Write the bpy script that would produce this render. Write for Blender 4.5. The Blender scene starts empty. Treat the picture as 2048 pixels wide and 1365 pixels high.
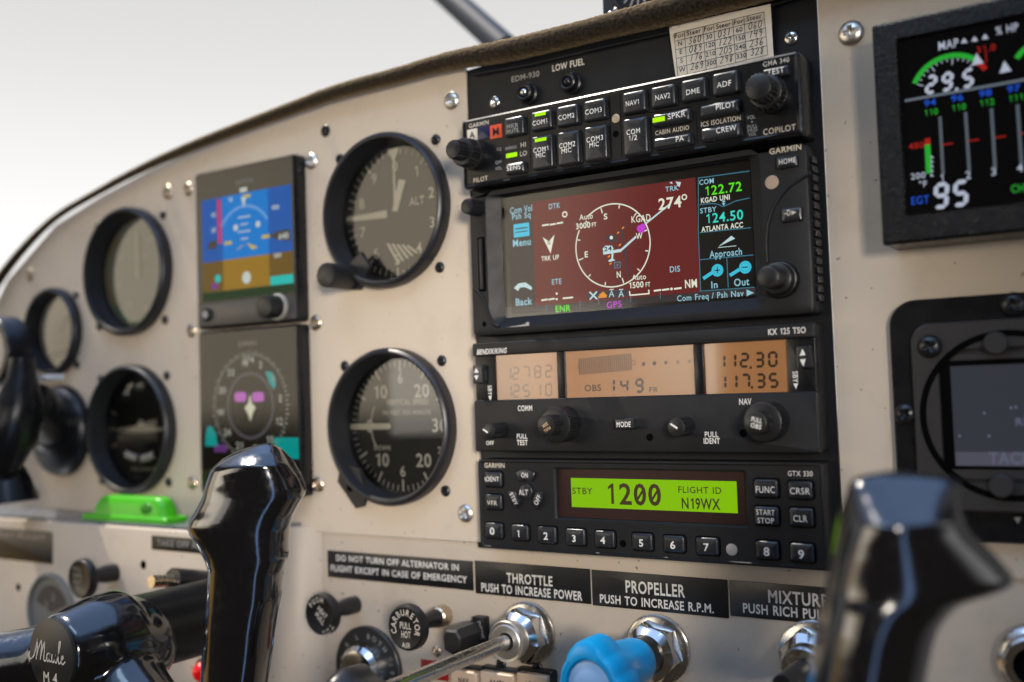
import bpy, bmesh, math, random
from mathutils import Vector, Matrix
from mathutils.geometry import tessellate_polygon
random.seed(7)
scene = bpy.context.scene
COL = scene.collection
S = 0.001                      # everything below is written in millimetres

# ------------------------------------------------------------------ camera
CX, CY, FPX = 1024.0, 682.5, 2068.675
CPOS = (332.949, -402.012, -91.664)
CM = ((0.83721, 0.54581, -0.0342), (-0.05386, 0.02006, -0.99835), (-0.54422, 0.83767, 0.04619))  # right, down, forward
cam_d = bpy.data.cameras.new('camera')
cam = bpy.data.objects.new('camera', cam_d)
COL.objects.link(cam)
cam.matrix_world = Matrix(((CM[0][0], -CM[1][0], -CM[2][0], CPOS[0]*S),
                           (CM[0][1], -CM[1][1], -CM[2][1], CPOS[1]*S),
                           (CM[0][2], -CM[1][2], -CM[2][2], CPOS[2]*S),
                           (0, 0, 0, 1)))
cam_d.sensor_width = 36.0
cam_d.lens = 36.0*FPX/2048.0
cam_d.clip_start = 0.02
cam_d.clip_end = 500.0
cam_d.dof.use_dof = True
cam_d.dof.focus_distance = 0.432
cam_d.dof.aperture_fstop = 4.9
scene.camera = cam

# ------------------------------------------------------------------ world, sun, lamps, exposure
EXPO = 0.0
SUN_EL, SUN_AZ = math.radians(62), math.radians(-94.5)      # azimuth from +y towards +x
world = bpy.data.worlds.new('World')
scene.world = world
world.use_nodes = True
wn, wl = world.node_tree.nodes, world.node_tree.links
wn.clear()
def wnode(t, **k):
    n = wn.new(t)
    for a, b in k.items():
        setattr(n, a, b)
    return n
w_out = wnode('ShaderNodeOutputWorld')
w_bg = wnode('ShaderNodeBackground')
sky = wnode('ShaderNodeTexSky', sky_type='NISHITA', sun_disc=False)
sky.sun_elevation, sky.sun_rotation = SUN_EL, SUN_AZ
sky.air_density, sky.dust_density, sky.ozone_density = 1.0, 1.2, 1.5
tc = wnode('ShaderNodeTexCoord')
sep = wnode('ShaderNodeSeparateXYZ')
wl.new(tc.outputs['Generated'], sep.inputs[0])
def wramp(src, a, b, lo=0.0, hi=1.0):
    m = wnode('ShaderNodeMapRange', interpolation_type='SMOOTHSTEP')
    wl.new(src, m.inputs[0])
    m.inputs[1].default_value, m.inputs[2].default_value = a, b
    m.inputs[3].default_value, m.inputs[4].default_value = lo, hi
    return m.outputs[0]
def wmix(fac, a, b):
    m = wnode('ShaderNodeMix', data_type='RGBA')
    wl.new(fac, m.inputs[0])
    for i, v in ((6, a), (7, b)):
        if isinstance(v, tuple):
            m.inputs[i].default_value = v
        else:
            wl.new(v, m.inputs[i])
    return m.outputs[2]
def wmath(op, a, b):
    m = wnode('ShaderNodeMath', operation=op)
    for i, v in ((0, a), (1, b)):
        if isinstance(v, float):
            m.inputs[i].default_value = v
        else:
            wl.new(v, m.inputs[i])
    return m.outputs[0]
# hazy bright horizon over the blue zenith; brown ground below the horizon
haze = wmix(wramp(sep.outputs[2], 0.38, 0.70), wmix(wramp(sep.outputs[2], 0.05, 0.40), (9.3, 9.2, 9.05, 1), (6.0, 5.95, 5.9, 1)), sky.outputs[0])
front = wramp(sep.outputs[1], 0.02, 0.35)
cabin = (0.35, 0.28, 0.21, 1)
back_sky = wmix(wramp(sep.outputs[2], 0.42, 0.60), cabin, sky.outputs[0])
def wdot(v):
    m = wnode('ShaderNodeVectorMath', operation='DOT_PRODUCT')
    wl.new(tc.outputs['Generated'], m.inputs[0])
    m.inputs[1].default_value = v
    return m.outputs['Value']
def wbox(d, half, soft, z0, z1):
    """a window-shaped patch of the surroundings towards the horizontal direction d"""
    n = math.hypot(*d); dx, dy = d[0]/n, d[1]/n
    c = wmath('ABSOLUTE', wdot((dy, -dx, 0.0)), 0.0)
    m = wmath('MULTIPLY', wramp(c, half+soft, half), wramp(wdot((dx, dy, 0.0)), 0.1, 0.2))
    return wmath('MULTIPLY', m, wmath('MULTIPLY', wramp(sep.outputs[2], z0-.04, z0), wramp(sep.outputs[2], z1+.06, z1)))
rear = wbox((0.74, -0.67), 0.05, 0.03, -0.50, 0.30)          # rear right-hand window, blue sky
door = wbox((-0.99, 0.10), 0.24, 0.05, -0.45, 0.30)           # pilot's door window
glass_glow = wbox((-0.76, -0.65), 0.30, 0.12, 0.0, 0.24)        # added olive-tan glow that puts haze in the dial glasses
gold_glow = wbox((-0.84, -0.24), 0.13, 0.06, -0.42, 0.02)         # added warm glow for a gold reflection on the yoke grip
roofw = wramp(sep.outputs[2], 0.66, 0.78)                     # roof window
upper = wmix(roofw, wmix(front, back_sky, haze), (4.5, 7, 12.5, 1))
full = wmix(wramp(sep.outputs[2], -0.06, -0.01), (0.35, 0.28, 0.2, 1), upper)
full = wmix(rear, full, (7, 11.5, 21, 1))
full = wmix(door, full, (4, 4.2, 4.4, 1))
full = wmix(gold_glow, full, (5.2, 3.1, .8, 1))
full = wmix(glass_glow, full, (19, 16.2, 12, 1))
wl.new(full, w_bg.inputs[0])
w_bg.inputs[1].default_value = 0.12
wl.new(w_bg.outputs[0], w_out.inputs[0])

sun_d = bpy.data.lights.new('sun', 'SUN')
sun_d.energy = 5.0
sun_d.angle = math.radians(0.5)
sun_d.color = (1.0, 0.90, 0.76)
sun = bpy.data.objects.new('sun', sun_d)
COL.objects.link(sun)
sdir = Vector((math.sin(SUN_AZ)*math.cos(SUN_EL), math.cos(SUN_AZ)*math.cos(SUN_EL), math.sin(SUN_EL)))
sun.rotation_euler = sdir.to_track_quat('Z', 'Y').to_euler()
sun.location = (0, 0, 1)

def area(name, loc, aim, sx, sy, power, color):
    d = bpy.data.lights.new(name, 'AREA')
    d.shape, d.size, d.size_y, d.energy, d.color = 'RECTANGLE', sx*S, sy*S, power, color
    o = bpy.data.objects.new(name, d)
    COL.objects.link(o)
    o.location = Vector(loc)*S
    o.rotation_euler = (Vector(loc)-Vector(aim)).to_track_quat('Z', 'Y').to_euler()
    return o
# x, y, z in mm: added haze light on the pilot's side, added beam, the roof window
area('added_haze_light', (-190, -400, -74), (0, 0, -60), 240, 115, 0.17, (1.0, 0.93, 0.84))  # added light, lays pale haze over the radio windows
beam = area('added_beam_light', (640, -700, -10), (18, 0, -88), 130, 130, 0.30, (1.0, 0.91, 0.80))  # added beam, not a window; pools light on the middle of the panel
beam.data.spread = math.radians(32)
area('roof_window_light', (120, -430, 470), (110, -20, -40), 420, 160, 0.8, (0.55, 0.76, 1.0))

vs = scene.view_settings
vs.view_transform, vs.look, vs.gamma, vs.exposure = 'Standard', 'None', 1.0, EXPO
vs.use_curve_mapping = False
scene.cycles.use_denoising = True
scene.cycles.max_bounces = 8
scene.cycles.transparent_max_bounces = 8
scene.cycles.caustics_reflective = False
scene.cycles.sample_clamp_indirect = 4.0

# ------------------------------------------------------------------ pixel -> place helpers (photo is 2048 x 1365)
def ray(px, py):
    a, b = (px-CX)/FPX, (py-CY)/FPX
    return tuple(CM[0][i]*a + CM[1][i]*b + CM[2][i] for i in range(3))
def at(px, py, w=0.0):
    d = ray(px, py)
    t = (-w-CPOS[1])/d[1]
    return CPOS[0]+t*d[0], CPOS[2]+t*d[2]
def atd(px, py, dep):
    d = ray(px, py)
    return (CPOS[0]+dep*d[0], -(CPOS[1]+dep*d[1]), CPOS[2]+dep*d[2])     # as u, w, v -> reordered below
def atd3(px, py, dep):
    u, w, v = atd(px, py, dep)
    return (u, v, w)
def u_at(px, v, w=0.0):
    k = (px-CX)/FPX
    y, z = -w-CPOS[1], v-CPOS[2]
    a0 = CM[0][1]*y + CM[0][2]*z
    c0 = CM[2][1]*y + CM[2][2]*z
    return CPOS[0] + (k*c0-a0)/(CM[0][0]-k*CM[2][0])
class Reg:
    """a window of the photograph: local coordinates of an enlargement"""
    def __init__(s, ox, oy, k): s.ox, s.oy, s.k = ox, oy, k
    def p(s, x, y): return s.ox+x*s.k, s.oy+y*s.k
    def at(s, x, y, w=0.0): return at(*s.p(x, y), w)
    def box(s, xl, xr, yt, yb, w=0.0):
        """centre and half sizes on plane w; yt, yb taken at the middle column"""
        xm = (xl+xr)/2
        vt, vb = s.at(xm, yt, w)[1], s.at(xm, yb, w)[1]
        v = (vt+vb)/2
        ul, ur = u_at(s.ox+xl*s.k, v, w), u_at(s.ox+xr*s.k, v, w)
        return (ul+ur)/2, v, (ur-ul)/2, (vt-vb)/2
    def pts(s, l, w=0.0): return [s.at(x, y, w) for x, y in l]
PX = Reg(0, 0, 1.0)
R1, R2 = Reg(900, 80, .23442), Reg(1220, 0, .24905)
R3, R4 = Reg(900, 330, .25641), Reg(1240, 280, .2783)
R5, R6 = Reg(920, 640, .20513), Reg(1280, 640, .20513)
R7, R8 = Reg(940, 900, .19048), Reg(1290, 900, .19531)
A1, A2, A3 = Reg(0, 500, .42508), Reg(360, 280, .27833), Reg(360, 620, .29297)
A4, A5, A6 = Reg(600, 160, .33708), Reg(640, 660, .29304), Reg(0, 960, .3125)
A7, A8 = Reg(560, 1060, .27344), Reg(1060, 1100, .30273)
C1, C2, C3 = Reg(1640, 0, .38095), Reg(1740, 560, .38119), Reg(1620, 900, .34076)
C5, C6, C7, C8 = Reg(0, 540, .36606), Reg(160, 380, .23438), Reg(0, 1030, .24546), Reg(340, 860, .36991)
Z4, Z5 = Reg(1740, 20, .20506), Reg(640, 1240, .25391)

# ------------------------------------------------------------------ materials
MATS = {}
def mat(name, base=(0.5, 0.5, 0.5), rough=0.5, metal=0.0, spec=0.5, bump=None, var=0.0, vscale=40.0, rvar=0.0,
        coat=0.0, coat_rough=0.05, em=None, ems=0.0, sheen=0.0, scratch=0.0, speck=0.0):
    m = bpy.data.materials.new(name)
    m.use_nodes = True
    nt = m.node_tree
    b = nt.nodes['Principled BSDF']
    b.inputs['Base Color'].default_value = (*base, 1)
    b.inputs['Roughness'].default_value = rough
    b.inputs['Metallic'].default_value = metal
    b.inputs['Specular IOR Level'].default_value = spec
    b.inputs['Coat Weight'].default_value = coat
    b.inputs['Coat Roughness'].default_value = coat_rough
    b.inputs['Sheen Weight'].default_value = sheen
    b.inputs['Sheen Tint'].default_value = (1, .74, .42, 1)
    b.inputs['Sheen Roughness'].default_value = .45
    if em is not None:
        b.inputs['Emission Color'].default_value = (*em, 1)
        b.inputs['Emission Strength'].default_value = ems
    tcn = nt.nodes.new('ShaderNodeTexCoord')
    def noise(scale, detail=3.0, rough_=0.6):
        n = nt.nodes.new('ShaderNodeTexNoise')
        n.inputs['Scale'].default_value = scale
        n.inputs['Detail'].default_value = detail
        n.inputs['Roughness'].default_value = rough_
        nt.links.new(tcn.outputs['Object'], n.inputs['Vector'])
        return n.outputs['Fac']
    if var:
        f = noise(vscale)
        mr = nt.nodes.new('ShaderNodeMapRange')
        nt.links.new(f, mr.inputs[0])
        mr.inputs[1].default_value, mr.inputs[2].default_value = 0.3, 0.7
        mr.inputs[3].default_value, mr.inputs[4].default_value = 1-var, 1+var
        mx = nt.nodes.new('ShaderNodeVectorMath')
        mx.operation = 'SCALE'
        mx.inputs[0].default_value = base
        nt.links.new(mr.outputs[0], mx.inputs['Scale'])
        nt.links.new(mx.outputs[0], b.inputs['Base Color'])
        if speck:                       # small chips and grime spots
            f2 = noise(330, 1.0)
            m2 = nt.nodes.new('ShaderNodeMapRange')
            nt.links.new(f2, m2.inputs[0])
            m2.inputs[1].default_value, m2.inputs[2].default_value = 0.735, 0.765
            m2.inputs[3].default_value, m2.inputs[4].default_value = 1, 1-speck
            f3 = noise(26, 5.0, .7)
            m3 = nt.nodes.new('ShaderNodeMapRange')
            nt.links.new(f3, m3.inputs[0])
            m3.inputs[1].default_value, m3.inputs[2].default_value = 0.52, 0.72
            m3.inputs[3].default_value, m3.inputs[4].default_value = 1, 1-speck*.22
            mm = nt.nodes.new('ShaderNodeMath'); mm.operation = 'MULTIPLY'
            nt.links.new(m2.outputs[0], mm.inputs[0]); nt.links.new(m3.outputs[0], mm.inputs[1])
            my = nt.nodes.new('ShaderNodeVectorMath'); my.operation = 'SCALE'
            nt.links.new(mx.outputs[0], my.inputs[0]); nt.links.new(mm.outputs[0], my.inputs['Scale'])
            nt.links.new(my.outputs[0], b.inputs['Base Color'])
    if rvar:
        f = noise(vscale*2.3, 4.0)
        mr = nt.nodes.new('ShaderNodeMapRange')
        nt.links.new(f, mr.inputs[0])
        mr.inputs[1].default_value, mr.inputs[2].default_value = 0.3, 0.7
        mr.inputs[3].default_value, mr.inputs[4].default_value = max(rough-rvar, .02), rough+rvar
        nt.links.new(mr.outputs[0], b.inputs['Roughness'])
    h = None
    if bump:
        f = noise(bump[0], 2.0)
        bp = nt.nodes.new('ShaderNodeBump')
        bp.inputs['Strength'].default_value = bump[1]
        bp.inputs['Distance'].default_value = 0.0003
        nt.links.new(f, bp.inputs['Height'])
        nt.links.new(bp.outputs[0], b.inputs['Normal'])
        h = bp
    if scratch:
        n = nt.nodes.new('ShaderNodeTexNoise')
        mp = nt.nodes.new('ShaderNodeMapping')
        mp.inputs['Scale'].default_value = (5000, 5000, 250)
        nt.links.new(tcn.outputs['Object'], mp.inputs[0])
        nt.links.new(mp.outputs[0], n.inputs['Vector'])
        n.inputs['Scale'].default_value = 1.0
        bp = nt.nodes.new('ShaderNodeBump')
        bp.inputs['Strength'].default_value = scratch
        bp.inputs['Distance'].default_value = 0.0002
        nt.links.new(n.outputs['Fac'], bp.inputs['Height'])
        if h:
            nt.links.new(h.outputs[0], bp.inputs['Normal'])
        nt.links.new(bp.outputs[0], b.inputs['Normal'])
    MATS[name] = m
    return m
def emis(name, col, k=1.0, gloss=0.0):
    return mat(name, base=(0.01, 0.01, 0.01), rough=0.3, spec=0.0 if not gloss else .5, em=col, ems=k)
def glass(name, tint=(1, 1, 1), rough=0.0, ior=1.5, extra=0.0):
    m = bpy.data.materials.new(name)
    m.use_nodes = True
    nt = m.node_tree
    nt.nodes.clear()
    o = nt.nodes.new('ShaderNodeOutputMaterial')
    mx = nt.nodes.new('ShaderNodeMixShader')
    fr = nt.nodes.new('ShaderNodeFresnel')
    fr.inputs[0].default_value = ior
    tr = nt.nodes.new('ShaderNodeBsdfTransparent')
    tr.inputs[0].default_value = (*tint, 1)
    gl = nt.nodes.new('ShaderNodeBsdfGlossy')
    gl.inputs['Roughness'].default_value = rough
    fac = fr.outputs[0]
    if extra:
        ad = nt.nodes.new('ShaderNodeMath')
        ad.operation = 'ADD'
        ad.inputs[1].default_value = extra
        nt.links.new(fac, ad.inputs[0])
        fac = ad.outputs[0]
    nt.links.new(fac, mx.inputs[0])
    nt.links.new(tr.outputs[0], mx.inputs[1])
    nt.links.new(gl.outputs[0], mx.inputs[2])
    nt.links.new(mx.outputs[0], o.inputs[0])
    MATS[name] = m
    return m
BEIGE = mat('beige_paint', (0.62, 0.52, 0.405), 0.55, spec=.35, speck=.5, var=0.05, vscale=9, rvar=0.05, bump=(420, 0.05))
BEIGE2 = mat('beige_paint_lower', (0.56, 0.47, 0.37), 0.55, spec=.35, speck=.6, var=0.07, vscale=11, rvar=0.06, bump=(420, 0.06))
SHEET = mat('black_sheet_metal', (0.007, 0.008, 0.010), 0.42, spec=.35, rvar=0.06, vscale=30, bump=(900, 0.06))
PLAST = mat('black_moulded_plastic', (0.014, 0.014, 0.015), 0.46, spec=.25, rvar=0.05, vscale=60, bump=(2200, 0.25), var=.15)
PLAST2 = mat('black_satin_plastic', (0.006, 0.0065, 0.008), 0.30, spec=.4, rvar=0.06, vscale=60, bump=(1500, 0.10))
KEY = mat('dark_key_rubber', (0.016, 0.0175, 0.021), 0.30, spec=.55, rvar=0.05, vscale=80, bump=(1500, 0.12))
KNOB = mat('black_knob_plastic', (0.010, 0.010, 0.011), 0.36, rvar=0.08, vscale=90, bump=(1800, 0.12))
RIM = mat('instrument_bezel_black', (0.014, 0.014, 0.016), 0.38, bump=(900, 0.08), rvar=.05)
GLOSS = mat('gloss_black_yoke', (0.004, 0.004, 0.005), 0.14, spec=.7, rvar=0.08, vscale=160, bump=(260, .05), scratch=0.07, coat=0.8, coat_rough=0.06)
CRINKLE = mat('crinkle_black_paint', (0.005, 0.0055, 0.007), 0.24, spec=.35, bump=(1500, 1.0), rvar=.08, vscale=300)
CHROME = mat('chrome_plating', (0.72, 0.70, 0.67), 0.15, 1.0, rvar=0.05, vscale=120)
STEEL = mat('worn_steel', (0.58, 0.56, 0.53), 0.24, 1.0, rvar=0.07, vscale=120)
SILVER = mat('satin_silver_screw', (0.80, 0.76, 0.69), 0.34, 1.0, rvar=.06, vscale=200)
BRASSY = mat('yellowed_steel', (0.62, 0.50, 0.36), 0.3, 1.0, rvar=0.1, vscale=200)
BSCREW = mat('black_oxide_screw', (0.012, 0.012, 0.013), 0.28, 0.0, bump=(700, .1))
WHITE = mat('white_print', (0.74, 0.71, 0.65), 0.5)
CREAMP = mat('cream_print', (0.60, 0.54, 0.44), 0.5)
DIM = mat('grey_print', (0.30, 0.29, 0.27), 0.5)
INK = mat('black_ink', (0.012, 0.012, 0.014), 0.6)
PAPER = mat('cream_paper', (0.78, 0.70, 0.57), 0.75, var=0.04, vscale=60, bump=(500, .05))
FABRIC = mat('brown_black_fabric', (0.021, 0.0165, 0.012), 0.9, spec=.1, var=0.9, vscale=800, sheen=.7)
HOLE = mat('hole_dark', (0.002, 0.002, 0.002), 0.9, spec=0.05)
DIAL = mat('dial_black', (0.018, 0.018, 0.018), 0.6)
DIAL_HAZE = mat('dial_haze_grey', (0.50, 0.52, 0.48), 0.6)  # airspeed dial lightened to stand in for haze on its glass
PLAC = mat('placard_black', (0.008, 0.008, 0.009), 0.35, rvar=.06, vscale=40)
LUME = mat('cream_pointer', (0.85, 0.79, 0.66), 0.5)
GREEN = mat('lime_green_plastic', (0.06, 0.44, 0.01), 0.35, var=.08, vscale=60)
BLUE = mat('blue_knob_plastic', (0.0, 0.20, 0.46), 0.33, rvar=.05, bump=(900, .06))
BLUE_PALE = mat('pale_blue_knob_cap', (0.16, 0.30, 0.52), 0.3)
REDL = mat('red_lens', (0.5, 0.006, 0.008), 0.15, em=(0.9, .0, .0), ems=0.25)
REDP = mat('red_placard', (0.28, 0.008, 0.012), 0.35)
IVORY = mat('ivory_switch', (0.62, 0.47, 0.34), 0.4)
BONE = mat('bone_key_head', (0.62, 0.56, 0.45), 0.4)
GREYP = mat('grey_blue_paint', (0.018, 0.024, 0.036), 0.6, spec=.25)
GREYB = mat('grey_gauge_face', (0.20, 0.20, 0.19), 0.5)
LED = emis('lit_green_led', (0.45, 0.95, 0.0), 1.0)
LEDOFF = mat('unlit_led', (0.03, 0.03, 0.032), 0.3)
SENSOR = mat('light_sensor_lens', (0.42, 0.32, 0.22), 0.25)
GLASS = glass('instrument_glass', (0.96, 0.97, 0.95), 0.03, extra=0.03)
CGLASS = glass('coated_screen_glass', (0.97, 0.97, 0.97), 0.06, ior=1.18)
SGLASS = glass('screen_glass', (0.95, 0.95, 0.95), 0.06)
LGLASS = glass('lcd_cover_glass', (0.97, 0.95, 0.93), 0.12, extra=0.05)

# ------------------------------------------------------------------ mesh builder (u right, v up, w out of the panel, mm)
class MB:
    def __init__(s): s.v, s.f, s.m = [], [], None
    def add(s, vs_, fs):
        o = len(s.v)
        if s.m is not None:
            vs_ = [tuple(s.m @ Vector(q)) for q in vs_]
        s.v += [tuple(q) for q in vs_]
        s.f += [tuple(i+o for i in f) for f in fs]
        return s
    def loft(s, loops, cap0=True, cap1=True, closed=True):
        n = len(loops[0]); vs_, fs = [], []
        for l in loops: vs_ += l
        for k in range(len(loops)-1):
            for i in range(n if closed else n-1):
                j = (i+1) % n
                fs.append((k*n+i, k*n+j, (k+1)*n+j, (k+1)*n+i))
        if cap0: fs.append(tuple(range(n))[::-1])
        if cap1: fs.append(tuple(range((len(loops)-1)*n, len(loops)*n)))
        return s.add(vs_, fs)
    def rr(s, cu, cv, hw, hh, r, layers, n=4, cap0=True, cap1=True):
        return s.loft([[(x, y, w) for x, y in rrect(cu, cv, hw-i, hh-i, r-i, n)] for w, i in layers], cap0, cap1)
    def slab(s, cu, cv, hw, hh, r, w0, w1, b=0.3, n=4):
        return s.rr(cu, cv, hw, hh, r, [(w0, 0), (w1-b, 0), (w1-b*.3, b*.3), (w1, b)], n)
    def lathe(s, cu, cv, prof, n=40, cap0=True, cap1=True, amp=None):
        loops = []
        for q in prof:
            r, w = q[0], q[1]
            a = q[2] if len(q) > 2 else 0.0
            loops.append([(cu+(r+(a if i % 2 else -a))*math.cos(2*math.pi*i/n), cv+(r+(a if i % 2 else -a))*math.sin(2*math.pi*i/n), w) for i in range(n)])
        return s.loft(loops, cap0, cap1)
    def poly(s, pts, w, t=None):
        """flat polygon facing out (t: thickness behind it)"""
        if t is None:
            return s.add([(x, y, w) for x, y in pts], [tuple(range(len(pts)))])
        return s.loft([[(x, y, w-t) for x, y in pts], [(x, y, w) for x, y in pts]])
    def rect(s, cu, cv, hw, hh, w, ang=0.0):
        c, d = math.cos(ang), math.sin(ang)
        return s.poly([(cu+c*x-d*y, cv+d*x+c*y) for x, y in ((-hw, -hh), (hw, -hh), (hw, hh), (-hw, hh))], w)
    def stroke(s, pts, wd, w, closed=False):
        """flat ribbon with shared mitred joints"""
        n = len(pts)
        L, R = [], []
        for i in range(n):
            a = Vector(pts[(i-1) % n] if (closed or i > 0) else pts[i])
            b = Vector(pts[(i+1) % n] if (closed or i < n-1) else pts[i])
            p = Vector(pts[i])
            d1 = (p-a).normalized() if (p-a).length > 1e-9 else None
            d2 = (b-p).normalized() if (b-p).length > 1e-9 else None
            d1 = d1 or d2; d2 = d2 or d1
            t = (d1+d2)
            t = t.normalized() if t.length > 1e-6 else d1
            nn = Vector((-t.y, t.x))
            k = max(0.5, nn.dot(Vector((-d1.y, d1.x))))
            L.append(p+nn*wd/2/k); R.append(p-nn*wd/2/k)
        vs_ = [(q.x, q.y, w) for q in L]+[(q.x, q.y, w) for q in R]
        fs = []
        for i in range(n if closed else n-1):
            j = (i+1) % n
            fs.append((n+i, n+j, j, i))
        return s.add(vs_, fs)
    def arc(s, cu, cv, r, a0, a1, wd, w, n=40):
        full = abs(abs(a1-a0)-360) < 1e-6
        m = n if full else n+1
        pts = [(cu+r*math.cos(math.radians(a0+(a1-a0)*i/n)), cv+r*math.sin(math.radians(a0+(a1-a0)*i/n))) for i in range(m)]
        if a1 < a0: pts = pts[::-1]
        return s.stroke(pts, wd, w, full)
    def tick(s, cu, cv, r0, r1, a, wd, w):
        c, d = math.cos(math.radians(a)), math.sin(math.radians(a))
        return s.stroke([(cu+r0*c, cv+r0*d), (cu+r1*c, cv+r1*d)], wd, w)
    def disc(s, cu, cv, r, w, n=40, ry=None):
        ry = ry or r
        return s.poly([(cu+r*math.cos(2*math.pi*i/n), cv+ry*math.sin(2*math.pi*i/n)) for i in range(n)], w)
    def tube(s, path, rad, n=14, cap=True):
        path = [Vector(p) for p in path]
        loops = []
        up = None
        for i, p in enumerate(path):
            t = (path[min(i+1, len(path)-1)]-path[max(i-1, 0)]).normalized()
            if up is None:
                up = Vector((0, 0, 1)) if abs(t.z) < .9 else Vector((0, 1, 0))
            x = (up-t*up.dot(t)).normalized(); y = t.cross(x); up = x
            r = rad[i] if isinstance(rad, (list, tuple)) else rad
            loops.append([tuple(p+(x*math.cos(2*math.pi*k/n)+y*math.sin(2*math.pi*k/n))*r) for k in range(n)])
        return s.loft(loops, cap, cap)
    def ball(s, c, r, n=20, sc=(1, 1, 1)):
        loops = []
        for i in range(1, n):
            a = math.pi*i/n
            loops.append([(c[0]+sc[0]*r*math.sin(a)*math.cos(2*math.pi*k/(2*n)), c[1]+sc[1]*r*math.sin(a)*math.sin(2*math.pi*k/(2*n)), c[2]-sc[2]*r*math.cos(a)) for k in range(2*n)])
        return s.loft(loops)
    def text(s, t, u, v, w, cap, width=None, ang=0.0, align='c', bold=0, shear=0.0, gap=0.045):
        """printed lettering: baseline at v, cap height cap (mm), fitted to width if given"""
        pen, items = 0.0, []
        for ch in t:
            g = glyph(ch, bold)
            items.append((pen, g)); pen += g[2]+gap
        k = cap/CAPH
        total = max(pen-gap, 1e-6)
        kx = width/total if width else k
        off = {'c': -total*kx/2, 'l': 0, 'r': -total*kx}[align]
        ca, sa = math.cos(ang), math.sin(ang)
        for x0, g in items:
            vs_ = []
            for x, y in g[0]:
                X, Y = off+(x0+x)*kx+shear*y*k, y*k
                vs_.append((u+ca*X-sa*Y, v+sa*X+ca*Y, w))
            s.add(vs_, g[1])
        return s
    def arctext(s, t, cu, cv, r, a0, a1, w, cap, kx=0.85, bold=1, flip=False):
        n = len(t)
        for i, ch in enumerate(t):
            if ch == ' ': continue
            a = math.radians(a0+(a1-a0)*i/max(n-1, 1))
            rot = a-math.pi/2 if not flip else a+math.pi/2
            g = glyph(ch, bold); k = cap/CAPH
            s.text(ch, cu+r*math.cos(a), cv+r*math.sin(a), w, cap, width=g[2]*k*kx, ang=rot, bold=bold, gap=0)
        return s
    def seg7(s, t, u, v, w, h, wd, th, gap=None, slant=0.12, align='l'):
        """slanted seven-segment digits, left baseline at u, v"""
        gap = gap if gap is not None else wd*0.35
        SEG = {'0': 'abcdef', '1': 'bc', '2': 'abged', '3': 'abgcd', '4': 'fgbc', '5': 'afgcd', '6': 'afgedc', '7': 'abc', '8': 'abcdefg', '9': 'abcdfg', ' ': ''}
        x = u
        e = th*0.04
        for ch in t:
            if ch == '.':
                s.poly([(x+slant*0-gap*.5+q*th, v+r_*th) for q, r_ in ((0, 0), (1, 0), (1, 1), (0, 1))], w)
                x += th*.9
                continue
            H = h/2
            def hz(y, ):
                y0 = y
                return [(th*.5+e, y0), (th+e, y0-th*.5), (wd-th-e, y0-th*.5), (wd-th*.5-e, y0), (wd-th-e, y0+th*.5), (th+e, y0+th*.5)]
            def vt(xc, ya, yb):
                return [(xc, ya+e), (xc+th*.5, ya+th*.5+e), (xc+th*.5, yb-th*.5-e), (xc, yb-e), (xc-th*.5, yb-th*.5-e), (xc-th*.5, ya+th*.5+e)]
            P = {'a': hz(h-th*.5), 'g': hz(H), 'd': hz(th*.5), 'b': vt(wd-th*.5, H, h-th*.5), 'c': vt(wd-th*.5, th*.5, H), 'f': vt(th*.5, H, h-th*.5), 'e': vt(th*.5, th*.5, H)}
            for k in SEG.get(ch, ''):
                s.poly([(x+px+slant*py, v+py) for px, py in P[k]], w)
            x += wd+gap
        return s

def rrect(cu, cv, hw, hh, r, n=4):
    r = max(min(r, hw-1e-3, hh-1e-3), 0.02)
    pts = []
    for sx, sy, a0 in ((1, 1, 0), (-1, 1, 90), (-1, -1, 180), (1, -1, 270)):
        for i in range(n+1):
            a = math.radians(a0+90*i/n)
            pts.append((cu+sx*(hw-r)+r*math.cos(a), cv+sy*(hh-r)+r*math.sin(a)))
    return pts

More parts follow.
